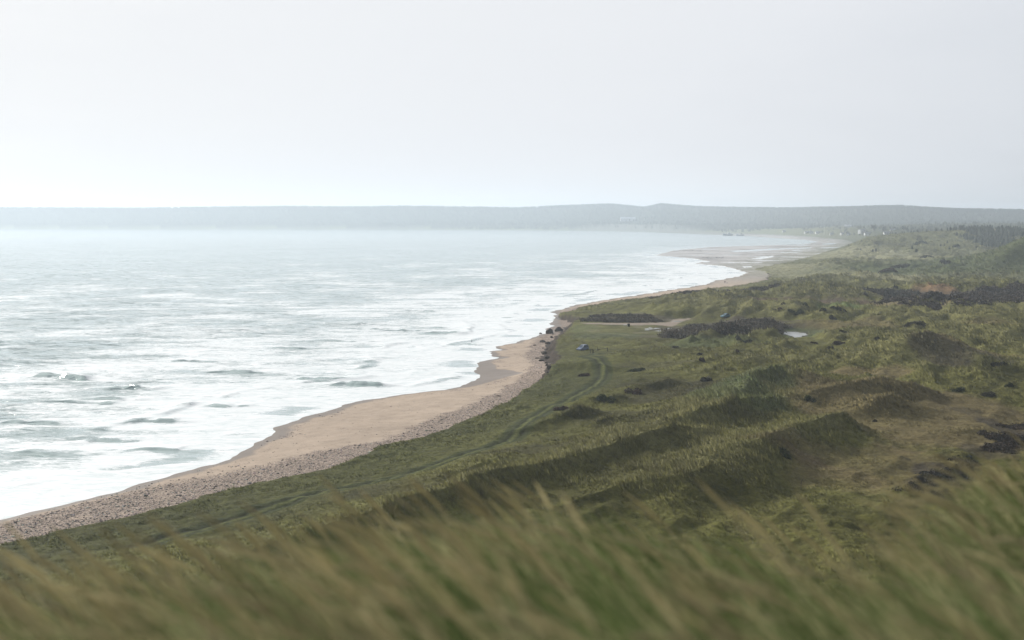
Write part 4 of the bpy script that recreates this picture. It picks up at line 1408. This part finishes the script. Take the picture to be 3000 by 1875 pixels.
# ------------------------------------------------------------------ cars
def car(loc, rz, paint, label, van):
    root = empty('parked_car', loc, rz)
    tag(root, label, 'car', 'cars parked in the dunes')
    L, Wd = (3.8, 1.66) if van else (3.6, 1.62)
    hb = .95 if van else .86
    hr = 1.68 if van else 1.44
    x0, x1 = -L / 2, L / 2               # front at -x
    body = bmesh.new()
    prof = [(x0, .32), (x0 + .02, .62), (x0 + .25, .74), (x0 + 1.05, hb - .04), (x1 - .25, hb), (x1 - .02, hb - .12), (x1, .34), (x1 - .2, .24), (x0 + .2, .22)]
    bm_prism(body, prof, -Wd / 2, Wd / 2)
    bmesh.ops.bevel(body, geom=body.edges[:], offset=.06, segments=2, affect='EDGES', clamp_overlap=True)
    wa = x0 + 1.02
    ra = x0 + (1.72 if van else 1.85)
    rb = x1 - (.32 if van else .95)
    wb = x1 - (.10 if van else .22)
    wi = Wd / 2 - .06
    ri = Wd / 2 - .24
    # roof and pillars
    bm_prism(body, [(ra - .04, hr - .05), (ra + .25, hr), (rb - .2, hr), (rb + .04, hr - .06)], -ri - .02, ri + .02)
    for sy in (-1, 1):
        for (xa, xb) in ((wa, ra), (wb, rb)):
            bm_bar(body, (xa, sy * wi, hb - .06), (xb, sy * ri, hr - .04), .045, 6)
        bm_bar(body, ((ra + rb) / 2, sy * wi, hb - .06), ((ra + rb) / 2, sy * ri, hr - .04), .04, 6)
    done(body, 'body', paint, root)
    quad_obj('windscreen', [(wa, -wi, hb - .03), (wa, wi, hb - .03), (ra, ri, hr - .05), (ra, -ri, hr - .05)], M_GLASS, root)
    quad_obj('rear_window', [(wb, -wi, hb - .03), (wb, wi, hb - .03), (rb, ri, hr - .05), (rb, -ri, hr - .05)], M_GLASS, root)
    mid = (ra + rb) / 2
    for sy in (-1, 1):
        quad_obj('side_window', [(wa + .06, sy * wi, hb - .03), (mid, sy * wi, hb - .03), (mid, sy * ri, hr - .05), (ra, sy * ri, hr - .05)], M_GLASS, root)
        quad_obj('side_window', [(mid, sy * wi, hb - .03), (wb - .06, sy * wi, hb - .03), (rb, sy * ri, hr - .05), (mid, sy * ri, hr - .05)], M_GLASS, root)
        for xw in (x0 + .78, x1 - .75):
            bm = bmesh.new()
            bmesh.ops.create_cone(bm, cap_ends=True, segments=22, radius1=.32, radius2=.32, depth=.2, matrix=Matrix.Translation((xw, sy * (Wd / 2 - .09), .32)) @ Matrix.Rotation(R(90), 4, 'X'))
            w = done(bm, 'wheel', M_TYRE, root, .02)
            bm = bmesh.new()
            bmesh.ops.create_cone(bm, cap_ends=True, segments=16, radius1=.2, radius2=.17, depth=.23, matrix=Matrix.Translation((xw, sy * (Wd / 2 - .09), .32)) @ Matrix.Rotation(R(90), 4, 'X'))
            done(bm, 'rim', M_RIM, w)
        bm = bmesh.new()
        bm_box(bm, (x0 + .13, sy * (Wd / 2 - .28), .66), (.22, .34, .15))
        done(bm, 'headlight', M_LAMP, root, .03)
        bm = bmesh.new()
        bm_box(bm, (x1 - .04, sy * (Wd / 2 - .2), .72), (.1, .22, .24))
        done(bm, 'tail_light', M_TAIL, root, .02)
        bm = bmesh.new()
        bm_box(bm, (wa + .12, sy * (Wd / 2 + .08), hb + .05), (.12, .2, .13))
        done(bm, 'wing_mirror', paint, root, .03)
    return root


p = on_ground(1707, 1027)
car((p[0], p[1], p[2] + .02), R(46), M_BLUE, 'blue people carrier parked on the grass by the wooden gate', True)
p = on_ground(2125, 930)
car((p[0], p[1], p[2] + .02), R(34), M_BLUE2, 'small teal hatchback parked at the edge of the reddish meadow', False)

# ------------------------------------------------------------------ gate, posts, bin, sapling
Z = lambda u, v: (1650 + u / 12.1, 980 + v / 12.1)
a = on_ground(*Z(1048, 672))
b_ = on_ground(*Z(1600, 632))
b_ = np.array([a[0] + 4.4, a[1] + 4.5, 0])
b_[2] = ht(b_[0], b_[1])
gate = empty('field_gate', a, math.atan2(b_[1] - a[1], b_[0] - a[0]))
tag(gate, 'open-framed dark wooden gate across the start of the track', 'gate')
GL = math.hypot(b_[0] - a[0], b_[1] - a[1])
dz = b_[2] - a[2]
for x, z0, hgt in ((0, 0, 1.1), (GL, dz, 1.05)):
    bm = bmesh.new()
    bm_box(bm, (x, 0, z0 + hgt / 2 - .2), (.17, .17, hgt + .4))
    done(bm, 'gate_post', M_WOOD, gate, .02)
bm = bmesh.new()
bm_bar(bm, (.28, -.02, .1), (.28, -.02, 1.0), .07, 6)
done(bm, 'heel_stile', M_WOOD, gate)
bm = bmesh.new()
bm_bar(bm, (.1, -.02, .92), (GL - .1, -.02, .9 + dz), .06, 6)
done(bm, 'top_rail', M_WOOD, gate)
bm = bmesh.new()
bm_bar(bm, (.28, -.02, .2), (GL * .5, -.02, .88 + dz * .5), .06, 6)
done(bm, 'brace', M_WOOD, gate)


def post(px, py, hgt, r, label, grp=None, lean=0.0, water=False):
    p = unp(px, py, 0) if water else on_ground(px, py)
    bm = bmesh.new()
    bm_bar(bm, (0, 0, -.6), (lean, 0, hgt), r, 8, r * .9)
    bmesh.ops.create_cone(bm, cap_ends=True, segments=8, radius1=r * .9, radius2=r * .4, depth=.08, matrix=Matrix.Translation((lean, 0, hgt + .03)))
    o = done(bm, 'wooden_post', M_WOOD)
    o.location = p
    tag(o, label, 'post', grp)


post(*Z(966, 660), 1.0, .09, 'short thick post just left of the wooden gate', 'posts along the shore land')
post(*Z(1217, 555), 1.0, .07, 'thin post standing behind the wooden gate', 'posts along the shore land')
post(1382, 1003, 1.0, .10, 'lone post sticking out of the surf', 'posts along the shore land', .03, True)
post(2654, 972, 2.2, .07, 'thin tall post on the tan grass behind the big dune', 'posts along the shore land', .1)

p = on_ground(1841.5, 957)
bn = empty('waste_bin', p, R(10))
tag(bn, 'dark square bin standing at the edge of the gravel road', 'bin')
bm = bmesh.new()
bm_prism(bm, [(-.36, .06), (.36, .06), (.42, .95), (-.42, .95)], -.36, .36)
done(bm, 'body', M_BIN, bn, .03)
bm = bmesh.new()
bm_prism(bm, [(-.46, .95), (.46, .95), (.46, 1.0), (.3, 1.1), (-.3, 1.1), (-.46, 1.0)], -.42, .42)
done(bm, 'lid', M_BIN, bn, .015)
for sx in (-1, 1):
    bm = bmesh.new()
    bm_box(bm, (sx * .28, 0, .02), (.12, .5, .16))
    done(bm, 'foot', M_BIN, bn)


def sapling(px, py, hgt, label, seed, r=.022):
    p = on_ground(px, py)
    rg = random.Random(seed)
    root = empty('bare_sapling', p)
    tag(root, label, 'sapling', 'bare saplings')
    bm = bmesh.new()
    top = Vector((.06 * hgt, 0, hgt))
    bm_bar(bm, (0, 0, -.1), (.0, 0, hgt * .5), r, 6, r * .8)
    bm_bar(bm, (.0, 0, hgt * .5), top, r * .8, 6, r * .35)
    done(bm, 'trunk', M_BARK, root)
    for i in range(9):
        bm = bmesh.new()
        z = hgt * rg.uniform(.38, .9)
        a = rg.uniform(0, 6.28)
        L = hgt * rg.uniform(.16, .32)
        s = Vector((.04 * hgt * max(0, z / hgt - .5), 0, z))
        e = s + Vector((math.cos(a) * L, math.sin(a) * L * .7, L * rg.uniform(.7, 1.3)))
        bm_bar(bm, s, e, r * .55, 5, r * .25)
        m = s.lerp(e, .5)
        bm_bar(bm, m, m + Vector((math.sin(a) * L * .4, 0, L * .45)), r * .4, 5, r * .2)
        done(bm, 'branch', M_BARK, root)


sapling(2347, 1436, 1.55, 'small bare sapling on the meadow behind the near grass', 3, .03)

# ------------------------------------------------------------------ eroded turf lumps and drift on the beach
def lump(name, px, py, wpx, hpx, label, grp, mat, seed, cat):
    p = on_ground(px, py)
    D = p[1]
    rx, rz = wpx / 2 * D / F, hpx * D / F
    bm = bmesh.new()
    bmesh.ops.create_icosphere(bm, subdivisions=3, radius=1.0)
    rg = np.random.default_rng(seed)
    ox = rg.uniform(0, 50)
    co = np.array([v.co[:] for v in bm.verts])
    n1 = fbm(co[:, 0] * 1.3 + ox, co[:, 1] * 1.3 + co[:, 2], 600, 3)
    n2 = fbm(co[:, 1] * 2.9 + ox, co[:, 2] * 2.9 + co[:, 0], 610, 3)
    for v, a, b in zip(bm.verts, n1, n2):
        k = 1 + .38 * a + .22 * b
        z = v.co.z * k
        v.co = Vector((v.co.x * k * rx, v.co.y * k * rx * .85, (max(z, -.5) + .35) * rz * .75))
    o = done(bm, name, mat, None, 0, False)
    o.location = (p[0], p[1], p[2] - .08)
    o.rotation_euler = (0, 0, rg.uniform(0, 6))
    tag(o, label, cat, grp)


Z = lambda u, v: (1400 + u / 6.047, 950 + v / 6.047)
G = 'fallen turf lumps below the scarp'
for (u, v, w_, h_, lab) in ((1268, 165, 130, 90, 'big dark turf block at the water edge below the headland'), (1440, 125, 150, 80, 'broad dark turf block against the bank behind the big one'), (1110, 170, 60, 26, 'small dark lump left of the big turf block'),
                            (1150, 318, 100, 44, 'squarish turf block on the sand under the green flat'), (1240, 345, 120, 44, 'long turf lump touching the bank under the green flat'), (1180, 520, 110, 50, 'dark lump at the foot of the bank left of the car'),
                            (1050, 605, 90, 22, 'flat dark slab lying out on the sand'), (1130, 650, 120, 40, 'long dark slab leaning from the bank onto the sand'), (1230, 610, 110, 60, 'steep dark lump halfway along the eroded bank'),
                            (1222, 735, 60, 44, 'pointed turf lump at the lower end of the eroded bank'), (1262, 780, 110, 60, 'largest lump at the lower end of the eroded bank'), (1210, 690, 60, 26, 'small lump between the slab and the pointed one'),
                            (1005, 375, 60, 20, 'flat weed-dark stone out on the shingle'), (1155, 425, 40, 16, 'reddish stone on the shingle under the bank'), (1215, 442, 40, 18, 'second reddish stone nearest the bank'), (1330, 180, 50, 20, 'small dark stone right of the big turf block'),
                            (1305, 240, 60, 40, 'turf lump at the corner of the green flat'), (1245, 865, 60, 40, 'last small lump where the bank meets the turf')):
    x, y = Z(u, v)
    lump('turf_lump', x, y, w_ / 6.047, h_ / 6.047, lab, G, M_TURF, int(u + v), 'turf lump')
p = on_ground(1460, 1161)
bm = bmesh.new()
pts = [Vector((-.55, 0, .08)), Vector((-.2, .06, .13)), Vector((.2, -.03, .12)), Vector((.6, .05, .07))]
for s_, e_, r_ in zip(pts[:-1], pts[1:], (.08, .1, .08)):
    bm_bar(bm, s_, e_, r_, 8, r_ * .9)
bm_bar(bm, pts[1], pts[1] + Vector((.15, .3, .12)), .045, 6, .02)
o = done(bm, 'driftwood_log', M_DRIFT)
o.location = p
o.rotation_euler = (0, 0, R(15))
tag(o, 'dark driftwood log on the upper shingle', 'driftwood')

# loose shingle stones (uncountable)
rg = np.random.default_rng(640)
n = 60000
a = np.radians(rg.uniform(-21, 2.5, n))
r = 1 / rg.uniform(1 / 520, 1 / 165, n)
X, Y = r * np.sin(a), r * np.cos(a)
h, sd_, ed_, c_, mk_, *_r = terrain(X, Y)
k = (rg.random(n) < mk_[:, 0] * .9 + .02) & (ed_ < -.4) & (sd_ > .8)
X, Y, h = X[k], Y[k], h[k]
m = len(X)
ico = bmesh.new()
bmesh.ops.create_icosphere(ico, subdivisions=1, radius=1)
iv = np.array([v.co[:] for v in ico.verts])
it = np.array([[v.index for v in f.verts] for f in ico.faces])
ico.free()
s = np.exp(rg.normal(-2.55, .42, (m, 1, 1)))
jit = rg.uniform(.7, 1.3, (m, len(iv), 1))
V = iv[None] * s * jit * rg.uniform(.7, 1.4, (m, 1, 3)) * np.array([1, 1, .6]) + np.stack([X, Y, h + .02], -1)[:, None]
T = (it[None] + (np.arange(m) * len(iv))[:, None, None]).reshape(-1, 3)
tone = rg.choice([.07, .12, .2, .3, .48, .6], m, p=[.2, .25, .2, .17, .12, .06])[:, None] * np.array([1.0, .9, .82]) * rg.uniform(.85, 1.15, (m, 3))
o = link('shingle', np_mesh('shingle', V.reshape(-1, 3), tris=T, col=np.repeat(tone[:, None], len(iv), 1).reshape(-1, 3)), leaf_mat('beach_stones', 0.0, rough=.75, spec=.3))
tag(o, 'loose grey and white shingle stones on the upper beach', 'shingle', kind='stuff')

# ------------------------------------------------------------------ person and dog
def skin_body(name, joints, edges, mat, parent):
    me = bpy.data.meshes.new(name)
    keys = list(joints)
    me.from_pydata([joints[k][:3] for k in keys], [(keys.index(a), keys.index(b)) for a, b in edges], [])
    o = link(name, me, mat, parent)
    md = o.modifiers.new('skin', 'SKIN')
    lay = me.skin_vertices[0] if me.skin_vertices else None
    for i, k in enumerate(keys):
        r = joints[k][3]
        me.skin_vertices[0].data[i].radius = (r, r)
    me.skin_vertices[0].data[0].use_root = True
    ss = o.modifiers.new('sub', 'SUBSURF')
    ss.levels = ss.render_levels = 2
    return o


def ensure_skin(me):
    pass


def figure(name, joints, edges, mat, parent):
    bm = bmesh.new()
    lay = bm.verts.layers.skin.verify()
    vs = {}
    for k, (x, y, z, r) in joints.items():
        v = bm.verts.new((x, y, z))
        v[lay].radius = (r, r)
        vs[k] = v
    first = next(iter(joints))
    vs[first][lay].use_root = True
    for a, b in edges:
        bm.edges.new((vs[a], vs[b]))
    me = bpy.data.meshes.new(name)
    bm.to_mesh(me)
    bm.free()
    o = link(name, me, mat, parent)
    o.modifiers.new('skin', 'SKIN')
    ss = o.modifiers.new('sub', 'SUBSURF')
    ss.levels = ss.render_levels = 2
    return o


p = on_ground(2124, 830)
pr = empty('person', p, R(20))
tag(pr, 'person in a long dark coat walking along the far beach', 'person')
J = {'pelvis': (0, 0, .95, .14), 'waist': (0, .01, 1.1, .13), 'chest': (0, 0, 1.32, .16), 'neck': (0, .01, 1.5, .06), 'head': (0, .03, 1.62, .095), 'crown': (0, .03, 1.72, .08), 'nose': (0, .13, 1.62, .02),
     'lsh': (-.19, 0, 1.42, .07), 'lel': (-.25, -.06, 1.14, .048), 'lwr': (-.23, .06, .9, .036), 'lha': (-.22, .1, .82, .03), 'rsh': (.19, 0, 1.42, .07), 'rel': (.25, -.02, 1.14, .048), 'rwr': (.24, .1, .92, .036), 'rha': (.23, .15, .85, .03),
     'lhi': (-.1, 0, .88, .105), 'lkn': (-.11, .16, .5, .068), 'lan': (-.11, .2, .1, .048), 'lto': (-.11, .36, .04, .036), 'rhi': (.1, 0, .88, .105), 'rkn': (.11, .0, .49, .068), 'ran': (.11, -.24, .12, .048), 'rto': (.11, -.12, .04, .036)}
E = [('pelvis', 'waist'), ('waist', 'chest'), ('chest', 'neck'), ('neck', 'head'), ('head', 'crown'), ('head', 'nose'), ('chest', 'lsh'), ('lsh', 'lel'), ('lel', 'lwr'), ('lwr', 'lha'), ('chest', 'rsh'), ('rsh', 'rel'), ('rel', 'rwr'), ('rwr', 'rha'),
     ('pelvis', 'lhi'), ('lhi', 'lkn'), ('lkn', 'lan'), ('lan', 'lto'), ('pelvis', 'rhi'), ('rhi', 'rkn'), ('rkn', 'ran'), ('ran', 'rto')]
figure('body', J, E, M_SKIN, pr)
Jc = {k: (v[0], v[1], v[2], v[3] + .03) for k, v in J.items() if k in ('pelvis', 'waist', 'chest', 'lsh', 'lel', 'lwr', 'rsh', 'rel', 'rwr', 'lhi', 'lkn', 'lan', 'rhi', 'rkn', 'ran')}
Jc['pelvis'] = (0, 0, .95, .19)
figure('dark_clothes', Jc, [e for e in E if e[0] in Jc and e[1] in Jc], M_CLOTH, pr)
figure('hair', {'a': (0, .0, 1.70, .1), 'b': (0, -.03, 1.62, .085)}, [('a', 'b')], M_CLOTH, pr)
p2 = on_ground(2130, 830)
dg = empty('dog', p2, R(35))
tag(dg, 'small dark dog trotting right of the walker on the beach', 'dog')
J = {'chest': (-.22, 0, .46, .13), 'belly': (.05, 0, .47, .10), 'rump': (.28, 0, .48, .10), 'neck': (-.36, 0, .58, .075), 'head': (-.46, 0, .70, .075), 'muzzle': (-.60, 0, .66, .038), 'ear1': (-.43, .06, .79, .02), 'ear2': (-.43, -.06, .79, .02), 'tail': (.42, 0, .55, .025), 'tip': (.55, 0, .68, .015),
     'f1': (-.22, .08, .34, .05), 'f1k': (-.25, .08, .2, .032), 'f1p': (-.27, .08, .03, .03), 'f2': (-.22, -.08, .34, .05), 'f2k': (-.18, -.08, .2, .032), 'f2p': (-.15, -.08, .03, .03),
     'h1': (.27, .08, .38, .065), 'h1k': (.20, .09, .27, .045), 'h1h': (.34, .09, .16, .028), 'h1p': (.31, .09, .03, .03), 'h2': (.27, -.08, .38, .065), 'h2k': (.24, -.09, .27, .045), 'h2h': (.40, -.09, .16, .028), 'h2p': (.37, -.09, .03, .03)}
E = [('chest', 'belly'), ('belly', 'rump'), ('chest', 'neck'), ('neck', 'head'), ('head', 'muzzle'), ('head', 'ear1'), ('head', 'ear2'), ('rump', 'tail'), ('tail', 'tip'), ('chest', 'f1'), ('f1', 'f1k'), ('f1k', 'f1p'), ('chest', 'f2'), ('f2', 'f2k'), ('f2k', 'f2p'),
     ('rump', 'h1'), ('h1', 'h1k'), ('h1k', 'h1h'), ('h1h', 'h1p'), ('rump', 'h2'), ('h2', 'h2k'), ('h2k', 'h2h'), ('h2h', 'h2p')]
figure('body', J, E, M_DOG, dg)

# ------------------------------------------------------------------ gulls on the spit
def gull_mesh():
    bm = bmesh.new()
    bmesh.ops.create_uvsphere(bm, u_segments=10, v_segments=7, radius=1, matrix=Matrix.Translation((0, 0, .30)) @ Matrix.Rotation(R(-18), 4, 'Y') @ Matrix.Diagonal((.30, .13, .13, 1)))
    bmesh.ops.create_uvsphere(bm, u_segments=8, v_segments=6, radius=.085, matrix=Matrix.Translation((-.26, 0, .50)))
    bm_bar(bm, (-.20, 0, .36), (-.26, 0, .50), .07, 8, .06)
    bm_bar(bm, (-.32, 0, .50), (-.44, 0, .47), .025, 6, .008)
    bm_bar(bm, (.2, 0, .27), (.46, 0, .2), .07, 6, .02)
    for s_ in (-1, 1):
        bm_bar(bm, (0, s_ * .05, .22), (0, s_ * .05, 0), .014, 5)
    me = bpy.data.meshes.new('gull')
    bm.to_mesh(me)
    bm.free()
    me.materials.append(M_BIRD)
    return me


gm = gull_mesh()
rgp = random.Random(4)
Z = lambda u, v: (1600 + u / 2.42, 640 + v / 2.42)
for i in range(44):
    if i < 18:
        u, v = rgp.uniform(968, 1110), rgp.uniform(228, 237)
        lab = 'dark sea bird in the flock near the tip of the spit'
    else:
        u, v = rgp.uniform(1108, 1262), rgp.uniform(275, 284)
        lab = 'dark sea bird in the flock on the near side of the spit'
    p = unp(*Z(u, v), .35)
    o = bpy.data.objects.new('sea_bird', gm)
    COL.objects.link(o)
    o.location = (p[0], p[1], max(ht(p[0], p[1]), .02))
    o.rotation_euler = (0, 0, rgp.uniform(-.6, .8))
    sc_ = rgp.uniform(1.2, 1.7)
    o.scale = (sc_, sc_, sc_)
    tag(o, lab, 'bird', 'flock by the spit tip' if i < 18 else 'flock on the near spit')

# ------------------------------------------------------------------ boats, cottages, mast, hall
def boat(px, py, L, label, mastx):
    p = on_ground(px, py)
    root = empty('fishing_boat', (p[0], p[1], p[2] - .1), R(4))
    tag(root, label, 'boat', 'boats drawn up on the far beach')
    secs = []
    n = 9
    bm = bmesh.new()
    rows = []
    for i in range(n):
        t = i / (n - 1)
        x = (t - .5) * L
        wd = L * .13 * (math.sin(math.pi * min(1, .18 + t * .82)) ** .6 if t > .5 else (1 - (1 - t * 2) ** 2.6) ** .6 + .02)
        sheer = L * (.12 + .10 * abs(t - .55) ** 1.5 * 2.2)
        row = []
        for yy, zz in ((-1, 1), (-.82, .45), (-.25, .06), (.25, .06), (.82, .45), (1, 1)):
            row.append(bm.verts.new((x, yy * wd, zz * sheer)))
        rows.append(row)
    for a, b in zip(rows[:-1], rows[1:]):
        for j in range(5):
            bm.faces.new((a[j], a[j + 1], b[j + 1], b[j]))
        bm.faces.new((a[5], a[0], b[0], b[5]))
    bm.faces.new(rows[0])
    bm.faces.new(rows[-1][::-1])
    bmesh.ops.recalc_face_normals(bm, faces=bm.faces)
    done(bm, 'hull', M_HULL, root)
    bm = bmesh.new()
    bm_box(bm, (L * .12, 0, L * .20), (L * .2, L * .14, L * .16))
    bm_box(bm, (L * .12, 0, L * .29), (L * .24, L * .17, L * .02))
    c = done(bm, 'wheelhouse', M_WALL, root)
    bm = bmesh.new()
    bm_box(bm, (L * .12, 0, L * .235), (L * .204, L * .144, L * .04))
    done(bm, 'window_band', M_DARK, c)
    for f in mastx:
        bm = bmesh.new()
        bm_bar(bm, (L * f, 0, L * .12), (L * f, 0, L * .48), L * .010, 6, L * .006)
        bm_bar(bm, (L * f, 0, L * .20), (L * (f - .14), 0, L * .36), L * .006, 6)
        done(bm, 'mast', M_HULL, root)


boat(2132, 690, 26, 'larger pale fishing boat drawn up at the far end of the bay', (-.2, .3))
boat(2168, 690.5, 20, 'smaller pale fishing boat right of the larger one', (-.25, .05))


def cottage(px, py, L, Wd, Hh, rz, label, wall, name='cottage', grp='white cottages by the wood', D=None):
    p = on_ground(px, py) if D is None else unpd(px, py, D)
    z = ht(p[0], p[1])
    root = empty(name, (p[0], p[1], z), rz)
    tag(root, label, 'house', grp)
    bm = bmesh.new()
    bm_prism(bm, [(-Wd / 2, -.5), (Wd / 2, -.5), (Wd / 2, Hh), (0, Hh + Wd * .36), (-Wd / 2, Hh)], -L / 2, L / 2)
    bmesh.ops.rotate(bm, verts=bm.verts, matrix=Matrix.Rotation(R(90), 3, 'Z'))
    w = done(bm, 'wall', wall, root)
    bm = bmesh.new()
    e = Wd * .36 / (Wd / 2)
    o_ = .35
    bm_prism(bm, [(-Wd / 2 - o_, Hh - o_ * e + .04), (0, Hh + Wd * .36 + .04), (Wd / 2 + o_, Hh - o_ * e + .04), (Wd / 2 + o_, Hh - o_ * e + .22), (0, Hh + Wd * .36 + .24), (-Wd / 2 - o_, Hh - o_ * e + .22)], -L / 2 - .3, L / 2 + .3)
    bmesh.ops.rotate(bm, verts=bm.verts, matrix=Matrix.Rotation(R(90), 3, 'Z'))
    done(bm, 'roof', M_PALE if wall is M_PALE else M_ROOF, root)
    for k in range(max(2, int(L / 4))):
        x = -L / 2 + L * (k + .5) / max(2, int(L / 4))
        bm = bmesh.new()
        bm_box(bm, (x, -Wd / 2 - .02, Hh * .5), (1.1, .08, 1.2))
        done(bm, 'window', M_DARK, root)
    return root


for px, py, L, rz, lab in ((2297, 680, 8, 0, 'lone white cottage on the plain left of the others'), (2362, 684, 9, 10, 'low white cottage at the left of the cottage row'), (2377, 685, 10, -12, 'second white cottage beside the low one'),
                           (2397, 685, 13, 8, 'widest white cottage left of the flagpole'), (2437, 688, 9, -5, 'small white cottage right of the flagpole'), (2468, 689, 9, 20, 'white cottage partly behind the dune grass'),
                           (2486, 690, 8, -15, 'rightmost small cottage of the low row'), (2541, 690, 11, 5, 'white cottage against the dark trees'), (2598, 688, 10, 0, 'white cottage right in the wood edge')):
    cottage(px, py, L, 6.5, 2.9, R(rz), lab, M_WALL)
cottage(2525, 684, 14, 8, 6.5, R(30), 'tall white house with a stepped roof before the trees', M_WALL, grp='white cottages by the wood')
cottage(2615, 680, 9, 6.5, 3, R(-10), 'white house half hidden in the wood', M_WALL, grp='white cottages by the wood', D=2500)
cottage(2484, 676, 16, 9, 5, R(0), 'pale grey house standing behind the cottage row', M_PALE, grp='white cottages by the wood', D=3500)
hall = cottage(1840, 664, 54, 18, 8, R(2), 'long pale hall in front of the far wooded hills', M_PALE, 'long_hall', None, D=5150)
hall['category'] = 'hall'
p = unpd(1887, 664, 5150)
tw = empty('tower', (p[0], p[1], ht(p[0], p[1])))
tag(tw, 'small white tower right of the long pale hall', 'tower')
bm = bmesh.new()
bm_bar(bm, (0, 0, -1), (0, 0, 11), 2.0, 16, 1.6)
done(bm, 'shaft', M_WALL, tw)
bm = bmesh.new()
bm_bar(bm, (0, 0, 11), (0, 0, 13), 2.1, 16, .3)
done(bm, 'cap', M_ROOF, tw)
p = on_ground(2414.5, 687)
fp = empty('flagpole', p)
tag(fp, 'tall white flagpole among the cottages', 'flagpole')
bm = bmesh.new()
bm_bar(bm, (0, 0, -.5), (0, 0, 16), .28, 10, .16)
done(bm, 'pole', M_WALL, fp)
bm = bmesh.new()
bmesh.ops.create_uvsphere(bm, u_segments=10, v_segments=8, radius=.4, matrix=Matrix.Translation((0, 0, 16.2)))
done(bm, 'finial', M_WALL, fp)

# ------------------------------------------------------------------ haze
m, nt, out = new_mat('sea_haze')
N = NT(nt)
pv = N.n('ShaderNodeVolumePrincipled', ins={'Color': (.80, .90, 1.0, 1), 'Density': 1.6e-4, 'Anisotropy': .38})
N.link(pv.outputs[0], out.inputs['Volume'])
bm = bmesh.new()
bm_box(bm, (0, 4400, 58), (16000, 9200, 123))
o = done(bm, 'haze', m)
tag(o, 'thin pale sea haze filling the air over the bay', 'haze', kind='stuff')

# ------------------------------------------------------------------ sky and sun
SUN_AZ = R(-43)       # left of straight ahead
SUN_EL = R(25)
w = bpy.data.worlds.new('World')
SC.world = w
w.use_nodes = True
nt = w.node_tree
for n_ in list(nt.nodes):
    nt.nodes.remove(n_)
N = NT(nt)
out = N.n('ShaderNodeOutputWorld')
sky = N.n('ShaderNodeTexSky', sky_type='NISHITA', sun_disc=False)
sky.sun_elevation = SUN_EL
sky.sun_rotation = SUN_AZ
sky.dust_density = 3
bg1 = N.n('ShaderNodeBackground', ins={'Color': sky.outputs[0], 'Strength': .05})
tc = N.n('ShaderNodeTexCoord').outputs['Generated']
sd3 = Vector((math.sin(R(-26)) * math.cos(R(30)), math.cos(R(-26)) * math.cos(R(30)), math.sin(R(30))))
dt = N.n('ShaderNodeVectorMath', operation='DOT_PRODUCT', ins={0: tc, 1: tuple(sd3)}).outputs['Value']
cl = N.noise(N.n('ShaderNodeMapping', ins={'Vector': tc, 'Scale': (1, 1, 4.5)}).outputs[0], 2.6, 5, .55)
dtn = N.math('ADD', dt, N.math('MULTIPLY', N.math('SUBTRACT', cl, .5), .17))
rp = N.n('ShaderNodeValToRGB', ins={0: N.ramp(dtn, -1, 1, 0, 1, False)})
els = rp.color_ramp.elements
els[0].position = 0.0
els[0].color = (.23, .24, .26, 1)
els[1].position = 1.0
els[1].color = (.985, .985, .985, 1)
for ps, c_ in ((.5, (.29, .305, .33)), (.74, (.44, .47, .52)), (.82, (.74, .77, .82)), (.88, (.84, .86, .90)), (.955, (.88, .895, .92)), (.985, (.97, .975, .98))):
    e = els.new(ps)
    e.color = (*c_, 1)
bg2 = N.n('ShaderNodeBackground', ins={'Color': rp.outputs[0], 'Strength': 1.0})
ad = N.n('ShaderNodeMixShader', ins={0: .94})
N.link(bg1.outputs[0], ad.inputs[1])
N.link(bg2.outputs[0], ad.inputs[2])
N.link(ad.outputs[0], out.inputs[0])

sl = bpy.data.lights.new('sun', 'SUN')
sl.energy = 4.9
sl.angle = R(7)
sl.color = (1.0, .965, .91)
so = bpy.data.objects.new('sun', sl)
COL.objects.link(so)
sv = Vector((math.sin(SUN_AZ) * math.cos(SUN_EL), math.cos(SUN_AZ) * math.cos(SUN_EL), math.sin(SUN_EL)))
so.rotation_euler = sv.to_track_quat('Z', 'Y').to_euler()
so.location = (0, 0, 200)

# ------------------------------------------------------------------ camera
cd = bpy.data.cameras.new('camera')
cd.sensor_width = 36
cd.lens = F / 3000 * 36
cd.clip_start = .1
cd.clip_end = 30000
cd.dof.use_dof = True
cd.dof.focus_distance = 330
cd.dof.aperture_fstop = 1.6
co = bpy.data.objects.new('camera', cd)
COL.objects.link(co)
co.location = (0, 0, H)
co.rotation_euler = (R(90) - PITCH, 0, 0)
SC.camera = co

vs = SC.view_settings
vs.view_transform = 'Standard'
vs.look = 'None'
vs.exposure = 0
vs.gamma = 1
SC.cycles.use_denoising = True
SC.cycles.max_bounces = 6
SC.cycles.diffuse_bounces = 3
SC.cycles.glossy_bounces = 2
SC.cycles.transmission_bounces = 2
SC.cycles.volume_bounces = 3
SC.cycles.transparent_max_bounces = 8
SC.cycles.sample_clamp_indirect = 4
